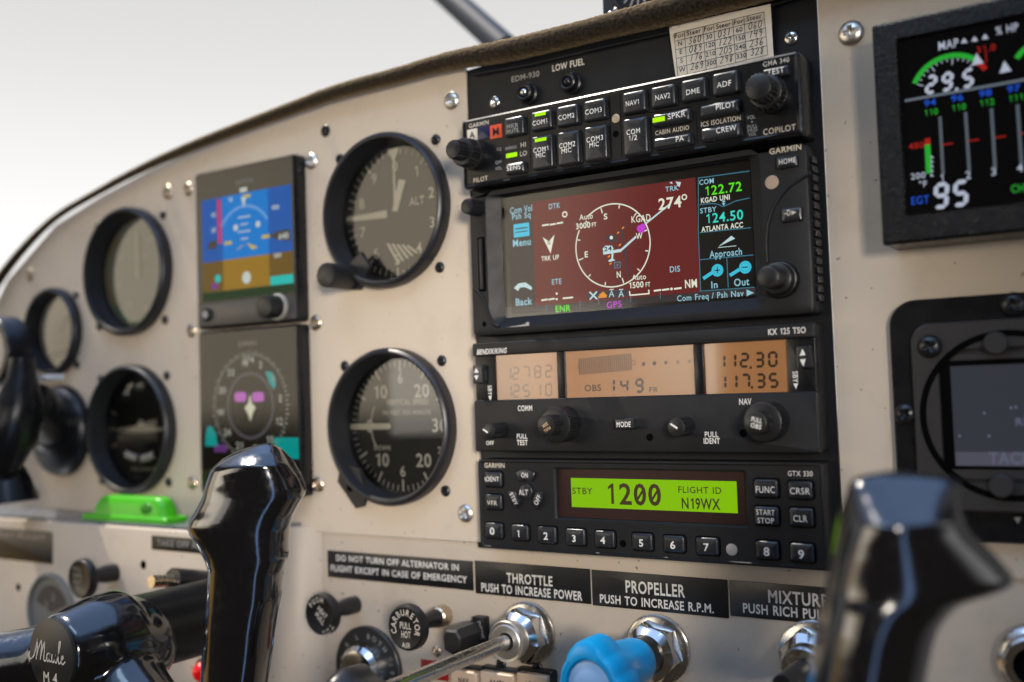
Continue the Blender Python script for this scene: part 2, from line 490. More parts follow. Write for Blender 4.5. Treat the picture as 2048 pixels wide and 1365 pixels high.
# printed lettering: glyph outlines from Blender's own built-in font
GL, CAPH = {}, 1.0
def build_glyphs():
    global CAPH
    chars = 'ABCDEFGHIJKLMNOPQRSTUVWXYZabcdefghijklmnopqrstuvwxyz0123456789/.,-+%()&:°|'
    obs = []
    for bold in (0, 1):
        for ch in chars:
            for body in (ch, 'H'+ch+'H'):
                c = bpy.data.curves.new('glyph', 'FONT')
                c.body = body
                c.resolution_u = 3
                c.fill_mode = 'FRONT'
                c.offset = 0.020 if bold else 0.010
                o = bpy.data.objects.new('glyph', c)
                COL.objects.link(o)
                obs.append((ch, bold, len(body) > 1, o))
    bpy.context.view_layer.update()
    dg = bpy.context.evaluated_depsgraph_get()
    hh = {}
    raw = {}
    for ch, bold, wide, o in obs:
        me = o.evaluated_get(dg).to_mesh()
        raw[(ch, bold, wide)] = ([(p.co.x, p.co.y) for p in me.vertices], [tuple(p.vertices) for p in me.polygons])
    for bold in (0, 1):
        hv = raw[('H', bold, False)][0]
        hw = max(p[0] for p in hv)
        h3 = max(p[0] for p in raw[('H', bold, True)][0])      # HHH
        adv = (h3-hw)/2
        if not bold: CAPH = max(p[1] for p in hv)
        for ch in chars:
            vs_, fs = raw[(ch, bold, False)]
            a = max(p[0] for p in raw[(ch, bold, True)][0])-hw-adv
            fs2 = []
            for f in fs:
                (x0, y0), (x1, y1), (x2, y2) = [vs_[i] for i in f[:3]]
                fs2.append(f if (x1-x0)*(y2-y0)-(x2-x0)*(y1-y0) >= 0 else f[::-1])
            GL[(ch, bold)] = (vs_, fs2, a)
        GL[(' ', bold)] = ([], [], 0.32)
    for bold in (0, 1):                     # a flagged figure one
        a, t = GL[('0', bold)][2], CAPH*(.20 if bold else .115)
        x0 = a*.52
        GL[('1', bold)] = ([(x0, 0), (x0+t, 0), (x0+t, CAPH), (x0, CAPH), (x0, CAPH*.96), (x0, CAPH*.80), (x0-CAPH*.22, CAPH*.70), (x0-CAPH*.22, CAPH*.82), (x0+t*.3, CAPH)],
                           [(0, 1, 2, 8, 4), (4, 7, 6, 5)], a)
    for ch, bold, wide, o in obs:
        c = o.data
        bpy.data.objects.remove(o)
        bpy.data.curves.remove(c)
def glyph(ch, bold): return GL.get((ch, bold)) or GL[('-', bold)]
build_glyphs()

# ------------------------------------------------------------------ objects
def loc3(u, v, w): return Vector((u*S, -w*S, v*S))
def thing(name, label, cat, u, v, w=0.0, group=None):
    o = bpy.data.objects.new(name, None)
    COL.objects.link(o)
    o.empty_display_size = 0.01
    o.location = loc3(u, v, w)
    o['label'], o['category'] = label, cat
    if group: o['group'] = group
    return o
def root_of(o):
    while o.parent: o = o.parent
    return o
def obj(name, mb, m, parent=None, ang=32, label=None, recalc=True):
    org = root_of(parent).location if parent else Vector((0, 0, 0))
    me = bpy.data.meshes.new(name)
    me.from_pydata([tuple(loc3(*p)-org) for p in mb.v], [], mb.f)
    if recalc:
        bm = bmesh.new(); bm.from_mesh(me)
        bmesh.ops.recalc_face_normals(bm, faces=bm.faces)
        bm.to_mesh(me); bm.free()
    me.polygons.foreach_set('use_smooth', [True]*len(me.polygons))
    me.set_sharp_from_angle(angle=math.radians(ang))
    me.materials.append(m)
    o = bpy.data.objects.new(name, me)
    COL.objects.link(o)
    if parent: o.parent = parent
    if label: o['label'] = label
    return o
def flat(name, mb, m, parent):           # printed sheets: faces already point out
    return obj(name, mb, m, parent, recalc=False)
def solo(name, mb, m, label, cat, ang=32, group=None):
    """a top-level thing that is one mesh, origin at its centre"""
    c = sum((Vector(p) for p in mb.v), Vector())/len(mb.v)
    t = obj(name, mb, m, None, ang)
    lo = loc3(*c)
    t.data.transform(Matrix.Translation(-lo))
    t.location = lo
    t['label'], t['category'] = label, cat
    if group: t['group'] = group
    return t
def dup(o, parent=None):
    c = o.copy(); COL.objects.link(c)
    if parent: c.parent = parent
    for ch in list(o.children): dup(ch, c)
    return c

def screw_mesh(u, v, w, r, h=0.36, rot=None, n=22, depth=.5):
    mb = MB()
    rot = random.uniform(0, 1.5) if rot is None else rot
    c, d = math.cos(rot), math.sin(rot)
    vs_, fs = [], []
    for i in range(n+1):
        for j in range(n+1):
            a, b = 2*i/n-1, 2*j/n-1
            x, y = a*math.sqrt(1-b*b/2), b*math.sqrt(1-a*a/2)
            q = x*x+y*y
            z = h*r*math.sqrt(max(0, 1-q*.93))*1.05
            X, Y = abs(c*x+d*y), abs(-d*x+c*y)
            if (X < .15 and Y < .52) or (Y < .15 and X < .52):
                z -= depth*r*(1-max(X, Y)/.62)
            vs_.append((u+x*r, v+y*r, w+z))
    for i in range(n):
        for j in range(n):
            k = i*(n+1)+j
            fs.append((k, k+n+1, k+n+2, k+1))
    mb.add(vs_, fs)
    ring = [(u+r*math.cos(2*math.pi*i/32), v+r*math.sin(2*math.pi*i/32)) for i in range(32)]
    mb.loft([[(x, y, w-.6) for x, y in ring], [(x, y, w+h*r*.3) for x, y in ring]], True, False)
    return mb
def screw(parent, u, v, w=0.0, r=3.4, m=None, h=.36, label=None):
    return obj('screw', screw_mesh(u, v, w, r, h), m or CHROME, parent, 40, label)
def cyl(mb, u, v, r, w0, w1, b=0.4, amp=0.0, n=40):
    p = [(r, w0, amp), (r, w1-b, amp), (r-b*.3, w1-b*.3, amp*.4), (r-b, w1)]
    return mb.lathe(u, v, p, n)
def button(parent, cu, cv, hw, hh, w0, h=2.2, r=1.3, dome=0.9, m=None, name='button'):
    mb = MB().rr(cu, cv, hw, hh, r, [(w0-.5, 0), (w0+h-dome*1.25, 0), (w0+h-dome*.85, .14), (w0+h-dome*.5, .42), (w0+h-dome*.24, .95), (w0+h-dome*.06, min(hw, hh)*.45), (w0+h, min(hw, hh)*.72)], 4)
    return obj(name, mb, m or KEY, parent, 50)
def frame(mb, o, i, w0, w1, b, wi, n=4, wo=None, back=False):
    """rectangular frame: o, i = (cu,cv,hw,hh,r); front at w1, outer wall from w0, inner wall down to wi"""
    L = []
    L.append([(x, y, w0) for x, y in rrect(*o, n)])
    L.append([(x, y, w1-b) for x, y in rrect(*o, n)])
    oo = (o[0], o[1], o[2]-b, o[3]-b, o[4]-b)
    L.append([(x, y, w1) for x, y in rrect(*oo, n)])
    L.append([(x, y, w1) for x, y in rrect(*i, n)])
    ii = (i[0], i[1], i[2]-.25, i[3]-.25, i[4])
    L.append([(x, y, wi) for x, y in rrect(*ii, n)])
    return mb.loft(L, True, False)

# ================================================================== the panel sheets
def sheet_mesh(outline, holes, w, t):
    polys = [[Vector((x, y, 0)) for x, y in outline]]+[[Vector((x, y, 0)) for x, y in h] for h in holes]
    tris = tessellate_polygon(polys)
    flatv = [p for q in polys for p in q]
    mb = MB()
    mb.add([(p.x, p.y, w) for p in flatv], [tuple(x) for x in tris])
    for q in polys:
        b = min(.5, t*.4)
        n = len(q)
        mb.add([(p.x, p.y, w) for p in q]+[(p.x, p.y, w-t) for p in q], [(i, (i+1) % n, n+(i+1) % n, n+i) for i in range(n)])
    return mb
def circ(u, v, r, n=64): return [(u+r*math.cos(2*math.pi*i/n), v+r*math.sin(2*math.pi*i/n)) for i in range(n)]

# padded trim samples along the arch: photo x, top y, bottom y
ARCH = [(0, 552, 573), (97, 444, 456), (193, 382, 397), (290, 329, 347), (387, 284, 308), (484, 245, 273), (580, 210, 236), (682, 168, 206),
        (804, 137, 173), (902, 107, 145), (975, 90, 144), (1058, 73, 126), (1160, 48, 101), (1240, 27, 82), (1320, 4, 68), (1480, -42, 30)]
roll = []
for x, yt, yb in ARCH:
    wq = 5.0
    (u0, v0), (u1, v1) = at(x, yt, wq), at(x, yb, wq)
    roll.append(((u0+u1)/2, (v0+v1)/2+.09*(v0-v1), max((v0-v1)/2*.84, 1.5)))
roll = [roll[0]]+[tuple((roll[i-1][j]+2*roll[i][j]+roll[i+1][j])/4 if j == 2 else roll[i][j] for j in range(3)) for i in range(1, len(roll)-1)]+[roll[-1]]
roll = [(-372, -60, 2.2), (-362, -34, 2.2)]+roll+[(260, 66, 7.0), (330, 62, 7.0), (420, 54, 7.0)]
ALT, VSI, ASI, TCI = (0.0, 0.0), (-.6, -108.3), (-204.5, -12.3), (-203.9, -108.3)
CLK = C5.at(283, 338, 3)
pan = thing('instrument_panel', 'beige painted metal instrument panel under the curved padded edge', 'instrument panel', 0, -162)
top = [(u, v) for u, v, r in roll if -373 < u < 40]
outline = [(-372, -163.2)]+top+[(46, 66.8), (49.5, 65), (50.6, 61), (50.6, 20), (51.5, -163.2)]
holes = [circ(*ALT, 36.5), circ(*VSI, 36.5), circ(*ASI, 36.5), circ(*TCI, 36.5), circ(*CLK, 25)]
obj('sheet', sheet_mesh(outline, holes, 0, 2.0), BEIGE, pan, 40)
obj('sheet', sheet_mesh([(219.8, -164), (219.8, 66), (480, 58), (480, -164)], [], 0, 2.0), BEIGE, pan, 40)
for px, py, r, m in ((901, 201, 4.3, SILVER), (620, 322, 4.2, SILVER), (629, 646, 4.0, BRASSY), (634, 970, 4.0, BRASSY), (929, 1028, 4.3, SILVER), (380, 662, 3.8, BRASSY),
                     (382, 967, 3.8, BRASSY), (333, 384, 4.2, BRASSY), (374, 378, 3.9, BRASSY), (57, 550, 4, BRASSY), (67, 985, 4, BRASSY),
                     (1701, 65, 4.8, SILVER)):
    u, v = at(px, py, 1.2)
    screw(pan, u, v, 0, r, m, h=.5)
for px, py in ((650, 262),):
    u, v = at(px, py, .5)
    screw(pan, u, v, 0, 3.2, BSCREW, label='black screw above the altimeter')

# the black radio panel
rad = thing('radio_panel', 'black metal centre panel behind the stacked radios with warning lamps', 'panel', 137, -70)
obj('sheet', sheet_mesh([(48, -166), (48, 62), (120, 65), (219.2, 65), (219.2, -166)], [], -.8, 1.0), SHEET, rad, 40)
for px, py, r in ((988, 205, 2.9), (1581, 75, 3.0)):
    u, v = at(px, py, 0)
    screw(rad, u, v, -.8, r, STEEL, h=.45)
for (x, y), nm in (((640, 450), 'EDM-930'), ((1010, 360), 'LOW FUEL')):
    u, v = R1.at(x, y, 3)
    h = MB().lathe(u, v, [(5.0, -1), (5.0, .6), (4.2, 1.2), (3.9, 4.2), (3.3, 4.6), (2.6, 4.4), (2.5, 3)], 36)
    lamp = obj('indicator_lamp', h, KNOB, rad)
    obj('lens', MB().ball((u, v, 3.2), 2.3, 12), CHROME if nm[0] == 'E' else KNOB, lamp, 60)
cap = MB()
u0, v0 = R1.at(640, 318, -.5); cap.text('EDM-930', u0, v0-1, -.65, 2.6, width=15.6, bold=1)
flat('caption', cap, DIM, rad)
cap = MB(); u0, v0 = R1.at(1005, 222, -.5); cap.text('LOW FUEL', u0, v0-1, -.65, 2.9, width=16.8, bold=1)
flat('caption', cap, WHITE, rad)

# lower panel with the protruding box on the left
low = thing('lower_panel', 'beige lower control panel under the radios carrying push-pull controls', 'panel', 100, -230)
LB = 37.0     # how far the left box stands out
LE = -160.4   # its ledge
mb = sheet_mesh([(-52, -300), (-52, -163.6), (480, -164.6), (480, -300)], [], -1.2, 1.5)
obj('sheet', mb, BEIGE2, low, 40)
mb = MB()
prof = [(-420, LB), (-82, LB), (-76, LB-1.2), (-72, LB-4.5), (-66, 8), (-62, 3), (-55, -.6), (-51.5, -.6)]
loops = [[(u, v, w) for u, w in prof] for v in (-300, LE-1.5)]
loops.append([(u, LE-.4, w-.5) for u, w in prof]); loops.append([(u, LE, w-1.6) for u, w in prof])
loops.append([(u, LE, -1) for u, w in prof])
mb.loft(loops, False, False, closed=False)
obj('left_box', mb, BEIGE2, low, 50)
obj('ledge_plate', MB().loft([[(u, LE+y, w) for u, w in ((-420, .2), (-66, .2), (-74, LB-6), (-80, LB-1.4), (-420, LB-1.4))] for y in (.1, 1.4)]), mat('grey_ledge_metal', (.24, .26, .29), .3, .6, rvar=.08), low, 40)
for (px, py), r in (((37, 1175), 2.4), ((287, 1130), 2.4)):
    u, v = at(px, py, LB)
    flat('hole', MB().disc(u, v, r, LB+.1, 24), HOLE, low)
u, v = at(60, 1040, 20)

# ================================================================== padded trim, windscreen post, compass
# fabric-covered roll: a tube pushed about by woven noise
def fabric_roll():
    # resample
    P = [Vector((u, v, 5.5+.2*r)) for u, v, r in roll]; Rr = [r for _, _, r in roll]
    pts, rs = [], []
    for i in range(len(P)-1):
        n = max(2, int((P[i+1]-P[i]).length/0.9))
        p0, p1, p2, p3 = P[max(i-1, 0)], P[i], P[i+1], P[min(i+2, len(P)-1)]
        for k in range(n):
            t = k/n
            pts.append(0.5*((2*p1)+(p2-p0)*t+(2*p0-5*p1+4*p2-p3)*t*t+(3*p1-p0-3*p2+p3)*t**3))
            rs.append(Rr[i]*(1-t)+Rr[i+1]*t)
    for _ in range(260):                # ease out the joins between samples
        pts = [pts[0]]+[(pts[i-1]+2*pts[i]+pts[i+1])/4 for i in range(1, len(pts)-1)]+[pts[-1]]
        rs = [rs[0]]+[(rs[i-1]+2*rs[i]+rs[i+1])/4 for i in range(1, len(rs)-1)]+[rs[-1]]
    mb = MB()
    n = 56
    loops = []
    for i, p in enumerate(pts):
        t = (pts[min(i+1, len(pts)-1)]-pts[max(i-1, 0)]).normalized()
        x = Vector((0, 0, 1)); y = t.cross(x).normalized()
        l = []
        for k in range(n):
            a = 2*math.pi*k/n
            amp = 0.13+.035*rs[i]
            # knitted loops: rows along the roll, staggered
            kn = math.sin(i*2.1+ (k % 2)*math.pi)*.5+.5*math.sin(k*math.pi)
            r = rs[i]+amp*(kn*.6+random.uniform(-1, 1)*.75)
            l.append(tuple(p+x*math.cos(a)*r*1.15+y*math.sin(a)*r))
        loops.append(l)
    mb.loft(loops)
    return mb
trim = solo('glareshield_roll', fabric_roll(), FABRIC, 'dark woven padded roll along the curved top edge of the panel', 'padded trim', 80)
# hard lip under the roll, over the radio panel
mb = MB()
lp = [(u_, v_) for u_, v_ in [at(945, 152, 1), at(1060, 132, 1), at(1160, 108, 1), at(1320, 72, 1), at(1500, 30, 1)]]+[(219, 59)]
mb.tube([(u_, v_+.6, 1.2) for u_, v_ in lp], .9, 8)
obj('lip', mb, SHEET, trim)

a_, b_ = atd3(905, -20, 760), atd3(1010, 100, 640)
a_, b_ = atd3(820, -75, 800), atd3(1015, 100, 640)
post = MB().tube([a_, b_], 8.6, 20)
solo('windscreen_post', post, GREYP, 'dark diagonal metal tube brace outside behind the padded edge', 'post')

comp = thing('compass', 'grey blue compass housing standing above the padded edge, cut off by the frame', 'compass', *at(1260, -10, -18), -18)
c0 = at(1204, 0, -18)
mb = MB().slab(c0[0]+30, c0[1]+18, 30, 34, 2, -58, -18, .8)
obj('housing', mb, GREYP, comp)
u, v = at(1275, -28, -16)
obj('dial_window', MB().lathe(u, v, [(13, -18), (13, -16), (11.5, -15), (10.5, -16.5)], 40), KNOB, comp)
mb = MB()
for a in range(0, 360, 24):
    mb.tick(u, v, 5.5, 9.5, a+4, 1.1, -16.3)
flat('dial_marking', mb, DIM, comp)
for px, py in ((1217, 27), (1228, 20)):
    uu, vv = at(px, py, -16); screw(comp, uu, vv, -18, 1.7, STEEL, h=.6)

# ================================================================== compass correction card
cc = thing('correction_card', 'cream paper compass correction card with handwritten headings tucked behind the radio', 'paper card', *R2.at(900, 350, 1), 1)
TLc, TRc, BLc, BRc = R2.at(475, 217, 2), R2.at(1293, 35, 2), R2.at(525, 620, 2), R2.at(1312, 470, 2)
mb = MB()
def bil(a, b): return tuple((1-a)*((1-b)*TLc[i]+b*BLc[i])+a*((1-b)*TRc[i]+b*BRc[i]) for i in (0, 1))
g = []
for i in range(9):
    for j in range(5):
        x, y = bil(i/8, j/4*1.15)
        g.append((x, y, 1.6+1.0*math.sin(i/8*3.1)*.5+.7*(1-j/4)+.15*math.sin(i*1.7+j)))
mb.add(g, [(i*5+j, i*5+j+1, (i+1)*5+j+1, (i+1)*5+j) for i in range(8) for j in range(4)])
obj('card', mb, PAPER, cc, 80)
def cw(x, y):     # region-2 pixel -> point just proud of the card
    u, v = R2.at(x, y, 2.6)
    return (u, v)
WC = 3.4
lines = MB()
vx_t = [515, 597, 745, 832, 985, 1075, 1235]; vy_t = [272, 252, 218, 198, 165, 140, 97]
vx_b = [545, 622, 772, 858, 1010, 1098, 1268]
for i in range(7):
    lines.stroke([R2.at(vx_t[i], vy_t[i], WC), R2.at(vx_b[i], vy_t[i]+345, WC)], .22, WC)
for k in range(6):
    dy = [0, 62, 130, 200, 272, 345][k]; dx = dy*30/345
    lines.stroke([R2.at(515+dx, 272+dy, WC+.02), R2.at(1235+dx*1.1, 97+dy, WC+.02)], .22, WC+.02)
flat('table_lines', lines, INK, cc)
pr = MB()
rows = [('For', 'Steer', 'For', 'Steer', 'For', 'Steer'), ('N', '360', '30', '031', '60', '060'), ('E', '089', '120', '122', '150', '149'), ('S', '176', '210', '205', '240', '236'), ('W', '269', '300', '298', '330', '328')]
hand = MB()
STK = {'0': [[(.5, 1), (.15, .75), (.1, .3), (.4, 0), (.75, .15), (.85, .6), (.6, .95), (.5, 1)]],
       '1': [[(.55, 1), (.35, 0)]], '2': [[(.1, .8), (.35, 1), (.7, .85), (.6, .5), (.1, .05), (.85, .08)]],
       '3': [[(.15, .9), (.5, 1), (.7, .75), (.4, .55), (.75, .35), (.55, .02), (.1, .1)]],
       '4': [[(.2, 1), (.1, .5), (.8, .55)], [(.75, 1), (.55, 0)]],
       '5': [[(.8, 1), (.3, .97), (.22, .6), (.6, .62), (.75, .3), (.45, 0), (.1, .1)]],
       '6': [[(.65, 1), (.25, .6), (.15, .2), (.45, 0), (.75, .2), (.6, .45), (.2, .3)]],
       '7': [[(.1, .95), (.85, 1), (.4, 0)]],
       '8': [[(.7, .85), (.4, 1), (.25, .75), (.65, .35), (.5, 0), (.2, .15), (.4, .5), (.7, .85)]],
       '9': [[(.75, .8), (.4, 1), (.2, .7), (.45, .5), (.75, .75), (.7, .3), (.5, 0)]]}
for r_, row in enumerate(rows):
    for c_, t in enumerate(row):
        xm = (vx_t[c_]+vx_t[c_+1])/2 + (r_*66+30)*.085
        ym = (vy_t[c_]+vy_t[c_+1])/2 + [22, 88, 155, 226, 298][r_]
        u, v = R2.at(xm, ym+18, WC)
        sl = math.radians(12) * 0
        if r_ > 0 and c_ % 2 == 1:
            h, wd = 3.0, 1.75
            x0 = u-wd*1.5-.2
            for k, ch in enumerate(t):
                jit = random.uniform(-.15, .15)
                for st in STK[ch]:
                    hand.stroke([(x0+k*(wd+.25)+x*wd+.15*y*h, v-.4+jit+y*h) for x, y in st], .3, WC+.04)
        else:
            pr.text(t, u, v, WC+.04, 1.9, width=None, bold=0)
flat('print', pr, INK, cc)
flat('handwriting', hand, INK, cc)

# ================================================================== audio panel (top radio)
GW = 14.9
ap = thing('audio_panel', 'black audio panel at the top of the radio stack with two knurled knobs', 'radio', 137, .9, 0)
gx0, gx1, gz1, gz0 = 57.3, 216.3, 33.5, .9
gc = ((gx0+gx1)/2, (gz0+gz1)/2, (gx1-gx0)/2, (gz1-gz0)/2)
mb = MB().rr(*gc, 2.0, [(-.5, 0), (GW-1.6, 0), (GW-.5, .4), (GW, 1.2), (GW-.35, 1.9), (GW-.35, 2.6)], 5)
body = obj('faceplate', mb, PLAST2, ap, 28)
FW = GW-.35
def T(mb, R, t, xl, xr, yb, h, w, bold=0, **k):
    """text between region x = xl..xr, baseline yb (at mid), cap height h in region pixels"""
    xm = (xl+xr)/2
    vb, vt = R.at(xm, yb, w)[1], R.at(xm, yb-h, w)[1]
    ul, ur = u_at(R.ox+xl*R.k, (vb+vt)/2, w), u_at(R.ox+xr*R.k, (vb+vt)/2, w)
    return mb.text(t, (ul+ur)/2, vb, w, vt-vb, width=ur-ul, bold=bold, **k)
def caption(parent, m, R, *a, **k):
    mb = MB(); T(mb, R, *a, **k); return flat('caption', mb, m, parent)
def key(R, parent, xl, xr, yt, yb, lines, ind=None, lit=False, w0=FW, h=2.6, lm=WHITE, tall=False, r=1.4, dome=1.1):
    cu, cv, hw, hh = R.box(xl, xr, yt, yb, w0+h*.7)
    b = button(parent, cu, cv, hw, hh, w0, h, r, dome)
    W1 = w0+h+.06
    if ind:
        x0, x1, y0, y1 = ind
        c = R.box(x0, x1, y0, y1, W1)
        flat('indicator', MB().rect(*c, W1+.01), LED if lit else LEDOFF, b)
    tm = MB()
    for t, a, c_, y, hh_ in lines:
        T(tm, R, t, a, c_, y, hh_, W1, 0)
    flat('lettering', tm, lm, b)
    return b
key(R1, ap, 462, 632, 655, 822, [('MKR', 480, 582, 752, 36), ('MUTE', 480, 585, 794, 34)], (500, 570, 680, 692), False, lm=DIM)
key(R1, ap, 690, 870, 604, 772, [('COM1', 702, 836, 722, 40)], (722, 815, 622, 648), True)
key(R1, ap, 910, 1096, 556, 736, [('COM2', 922, 1062, 675, 42)], (944, 1035, 582, 604), False)
key(R1, ap, 1140, 1332, 508, 690, [('COM3', 1150, 1298, 628, 43)], (1170, 1275, 530, 552), False)
key(R1, ap, 696, 880, 814, 1106, [('COM1', 708, 845, 956, 42), ('MIC', 730, 815, 1003, 40)], (724, 822, 838, 866), True)
key(R1, ap, 916, 1106, 776, 1072, [('COM2', 928, 1070, 918, 44), ('MIC', 948, 1036, 965, 40)], (946, 1045, 804, 832), False)
key(R1, ap, 1146, 1344, 730, 1034, [('COM3', 1162, 1308, 866, 44), ('MIC', 1186, 1272, 914, 40)], (1190, 1282, 756, 782), False)
key(R1, ap, 472, 638, 1046, 1148, [('SENS', 482, 604, 1110, 40)])
key(R1, ap, 1470, 1672, 436, 626, [('NAV1', 1497, 1617, 558, 42)], (1502, 1598, 464, 492), False)
key(R2, ap, 328, 528, 686, 862, [('NAV2', 360, 484, 798, 42)], (365, 468, 702, 732), False)
key(R2, ap, 570, 775, 632, 812, [('DME', 608, 720, 756, 42)], (612, 720, 652, 684), False)
key(R2, ap, 820, 1034, 576, 762, [('ADF', 858, 974, 698, 44)], (862, 975, 595, 630), False)
key(R1, ap, 1476, 1690, 660, 986, [('COM', 1504, 1624, 804, 44), ('1/2', 1518, 1598, 858, 44)], (1512, 1612, 690, 716), False)
key(R2, ap, 340, 648, 893, 1002, [('SPKR', 462, 605, 948, 44)], (342, 440, 942, 980), True)
key(R2, ap, 346, 655, 1088, 1188, [('PA', 525, 592, 1136, 40)], (358, 448, 1138, 1160), False)
key(R2, ap, 718, 1044, 818, 932, [('PILOT', 848, 1006, 872, 44)], (730, 828, 874, 900), False)
key(R2, ap, 728, 1052, 1008, 1124, [('CREW', 850, 1014, 1060, 44)], (738, 830, 1064, 1090), False)
key(R2, ap, 1222, 1440, 538, 626, [('TEST', 1262, 1398, 596, 46)])
caption(body, CREAMP, R1, 'GARMIN', 160, 332, 738, 36, FW+.08, 1)
caption(body, CREAMP, R1, 'PILOT', 198, 322, 1210, 40, FW+.08)
caption(body, CREAMP, R1, 'HI', 600, 650, 915, 40, FW+.08); caption(body, CREAMP, R1, 'LO', 595, 656, 990, 42, FW+.08)
caption(body, CREAMP, R2, 'GMA 340', 1228, 1440, 520, 42, FW+.08)
caption(body, CREAMP, R2, 'CABIN AUDIO', 362, 636, 1066, 36, FW+.08)
caption(body, CREAMP, R2, 'ICS ISOLATION', 728, 1052, 994, 40, FW+.08)
caption(body, CREAMP, R2, 'COPILOT', 1228, 1492, 1066, 48, FW+.08)
caption(body, DIM, R2, 'VOL', 1098, 1168, 958, 30, FW+.08); caption(body, DIM, R2, 'PULL', 1102, 1182, 1030, 28, FW+.08)
caption(body, DIM, R2, 'PASS', 1104, 1184, 1060, 28, FW+.08); caption(body, DIM, R2, 'VOL', 1112, 1175, 1092, 26, FW+.08)
caption(body, DIM, R1, 'SQ', 398, 440, 945, 26, FW+.08); caption(body, DIM, R1, 'OFF', 386, 442, 1058, 28, FW+.08); caption(body, DIM, R1, 'VOL', 386, 442, 1110, 28, FW+.08)
cp = MB().disc(*R2.at(1140, 980, FW+.1), .35, FW+.1, 12)
flat('mark', cp, DIM, body)
for (x0, x1, y0, y1), m, t in (((148, 232, 762, 862), CREAMP, 'A'), ((236, 338, 738, 848), mat('navy_lamp', (.01, .012, .05), .3), ''), ((341, 443, 724, 842), mat('red_orange_lamp', (.55, .06, .015), .35), 'M')):
    c = R1.box(x0, x1, y0, y1, FW+.3)
    lp_ = obj('marker_lamp', MB().slab(*c, .3, FW-.2, FW+.4, .1), m, ap)
    if t:
        tm = MB(); tm.text(t, c[0], c[1]-c[3]*.55, FW+.46, c[3]*1.1, bold=1)
        flat('lettering', tm, INK, lp_)
c = R1.box(470, 568, 908, 936, FW+.3); obj('sensitivity_led', MB().slab(*c, .3, FW-.2, FW+.35, .1), mat('dim_led', (.12, .12, .12), .3), ap)
c = R1.box(478, 570, 965, 1002, FW+.3); obj('sensitivity_led', MB().slab(*c, .3, FW-.2, FW+.35, .1), LED, ap)
u, v = R1.at(1415, 672, FW); obj('photo_cell', MB().lathe(u, v, [(1.9, FW-.3), (1.9, FW+.15), (1.2, FW+.4)], 24), SENSOR, ap)
u, v = R1.at(1415, 804, FW); flat('hole', MB().disc(u, v, 1.45, FW+.05, 24), HOLE, ap)
gv = MB()
for (x0, y0), (x1, y1), R in (((677, 690), (690, 1140), R1), ((1362, 470), (1378, 1020), R1), ((1448, 460), (1466, 1000), R1)):
    gv.stroke([R.at(x0, y0, FW+.05), R.at(x1, y1, FW+.05)], .25, FW+.05)
for pl in ([(690, 880), (705, 1160)], [(1075, 870), (1090, 1110)]):
    gv.stroke([R2.at(x, y, FW+.05) for x, y in pl], .25, FW+.05)
gv.stroke([R1.at(1462, 655, FW+.05), R2.at(660, 860, FW+.05)], .25, FW+.05)
flat('groove', gv, HOLE, body)
def dual_knob(parent, u, v, w0, r1, h1, r2, h2, t1=28, t2=24, a1=.22, a2=.2, r0=None, m=KNOB):
    """concentric knurled knobs: outer ring r1 high h1, inner r2 up to h2; optional smooth skirt r0"""
    k = MB()
    if r0: cyl(k, u, v, r0, w0-.2, w0+h1*.45, .6)
    cyl(k, u, v, r1, w0-.2, w0+h1, .7, a1, t1*2)
    kk = obj('knob', k, m, parent, 30)
    i_ = MB(); cyl(i_, u, v, r2, w0+h1-.5, w0+h2, .6, a2, t2*2)
    obj('inner_knob', i_, m, kk, 30)
    return kk
u, v = R1.at(18, 930, GW+17.5); dual_knob(ap, u, v, FW, 6.3, 10.5, 4.1, 17.5, 22, 18, .32, .26, r0=7.0)
u, v = R2.at(1185, 695, GW+17); dual_knob(ap, u, v, FW, 6.5, 9.5, 5.0, 17, 22, 20, .34, .30, r0=7.0)

# ================================================================== GPS navigator
NW = 11.0
nv = thing('gps_navigator', 'black touchscreen navigator with maroon moving map in the middle of the stack', 'radio', 137, -68, 0)
tl, bl = R3.at(200, 235, NW), R3.at(190, 1338, NW)
tr, br = R4.at(1345, 25, NW), R4.at(1405, 1250, NW)
nx0, nx1 = 57.3, 216.2
nz1, nz0 = (tl[1]+tr[1])/2, (bl[1]+br[1])/2
nz1 = min(nz1, .3)
wl_, wr_ = u_at(R3.ox+415*R3.k, -35, 7), u_at(R4.ox+962*R4.k, -35, 7)
wt_, wb_ = (R3.at(415, 268, 7)[1]+R4.at(700, 150, 7)[1])/2, (R3.at(440, 1192, 7)[1]+R4.at(960, 1140, 7)[1])/2
rl_, rr_ = u_at(R3.ox+292*R3.k, -35, NW), u_at(R4.ox+1030*R4.k, -35, NW)
rt_, rb_ = (R3.at(500, 195, NW)[1]+R4.at(700, 85, NW)[1])/2, (R3.at(400, 1265, NW)[1]+R4.at(900, 1230, NW)[1])/2
mb = MB()
o_ = ((nx0+nx1)/2, (nz0+nz1)/2, (nx1-nx0)/2, (nz1-nz0)/2, 2.0)
i1 = ((rl_+rr_)/2, (rt_+rb_)/2, (rr_-rl_)/2, (rt_-rb_)/2, 5.0)
i2 = ((wl_+wr_)/2, (wt_+wb_)/2, (wr_-wl_)/2, (wt_-wb_)/2, 1.2)
L = [[(x, y, w) for x, y in rrect(o_[0], o_[1], o_[2]-i, o_[3]-i, 2.2, 5)] for w, i in ((-.5, 0), (NW-1.5, 0), (NW-.5, .4), (NW, 1.3))]
L.append([(x, y, NW) for x, y in rrect(*i1, 5)])
L.append([(x, y, NW-.5) for x, y in rrect(i1[0], i1[1], i1[2]-.6, i1[3]-.6, 4.6, 5)])
L.append([(x, y, 7.0) for x, y in rrect(*i2, 5)])
L.append([(x, y, 5.6) for x, y in rrect(*i2, 5)])
mb.loft(L, True, False)
nb = obj('bezel', mb, PLAST, nv, 30)
SW = 5.8
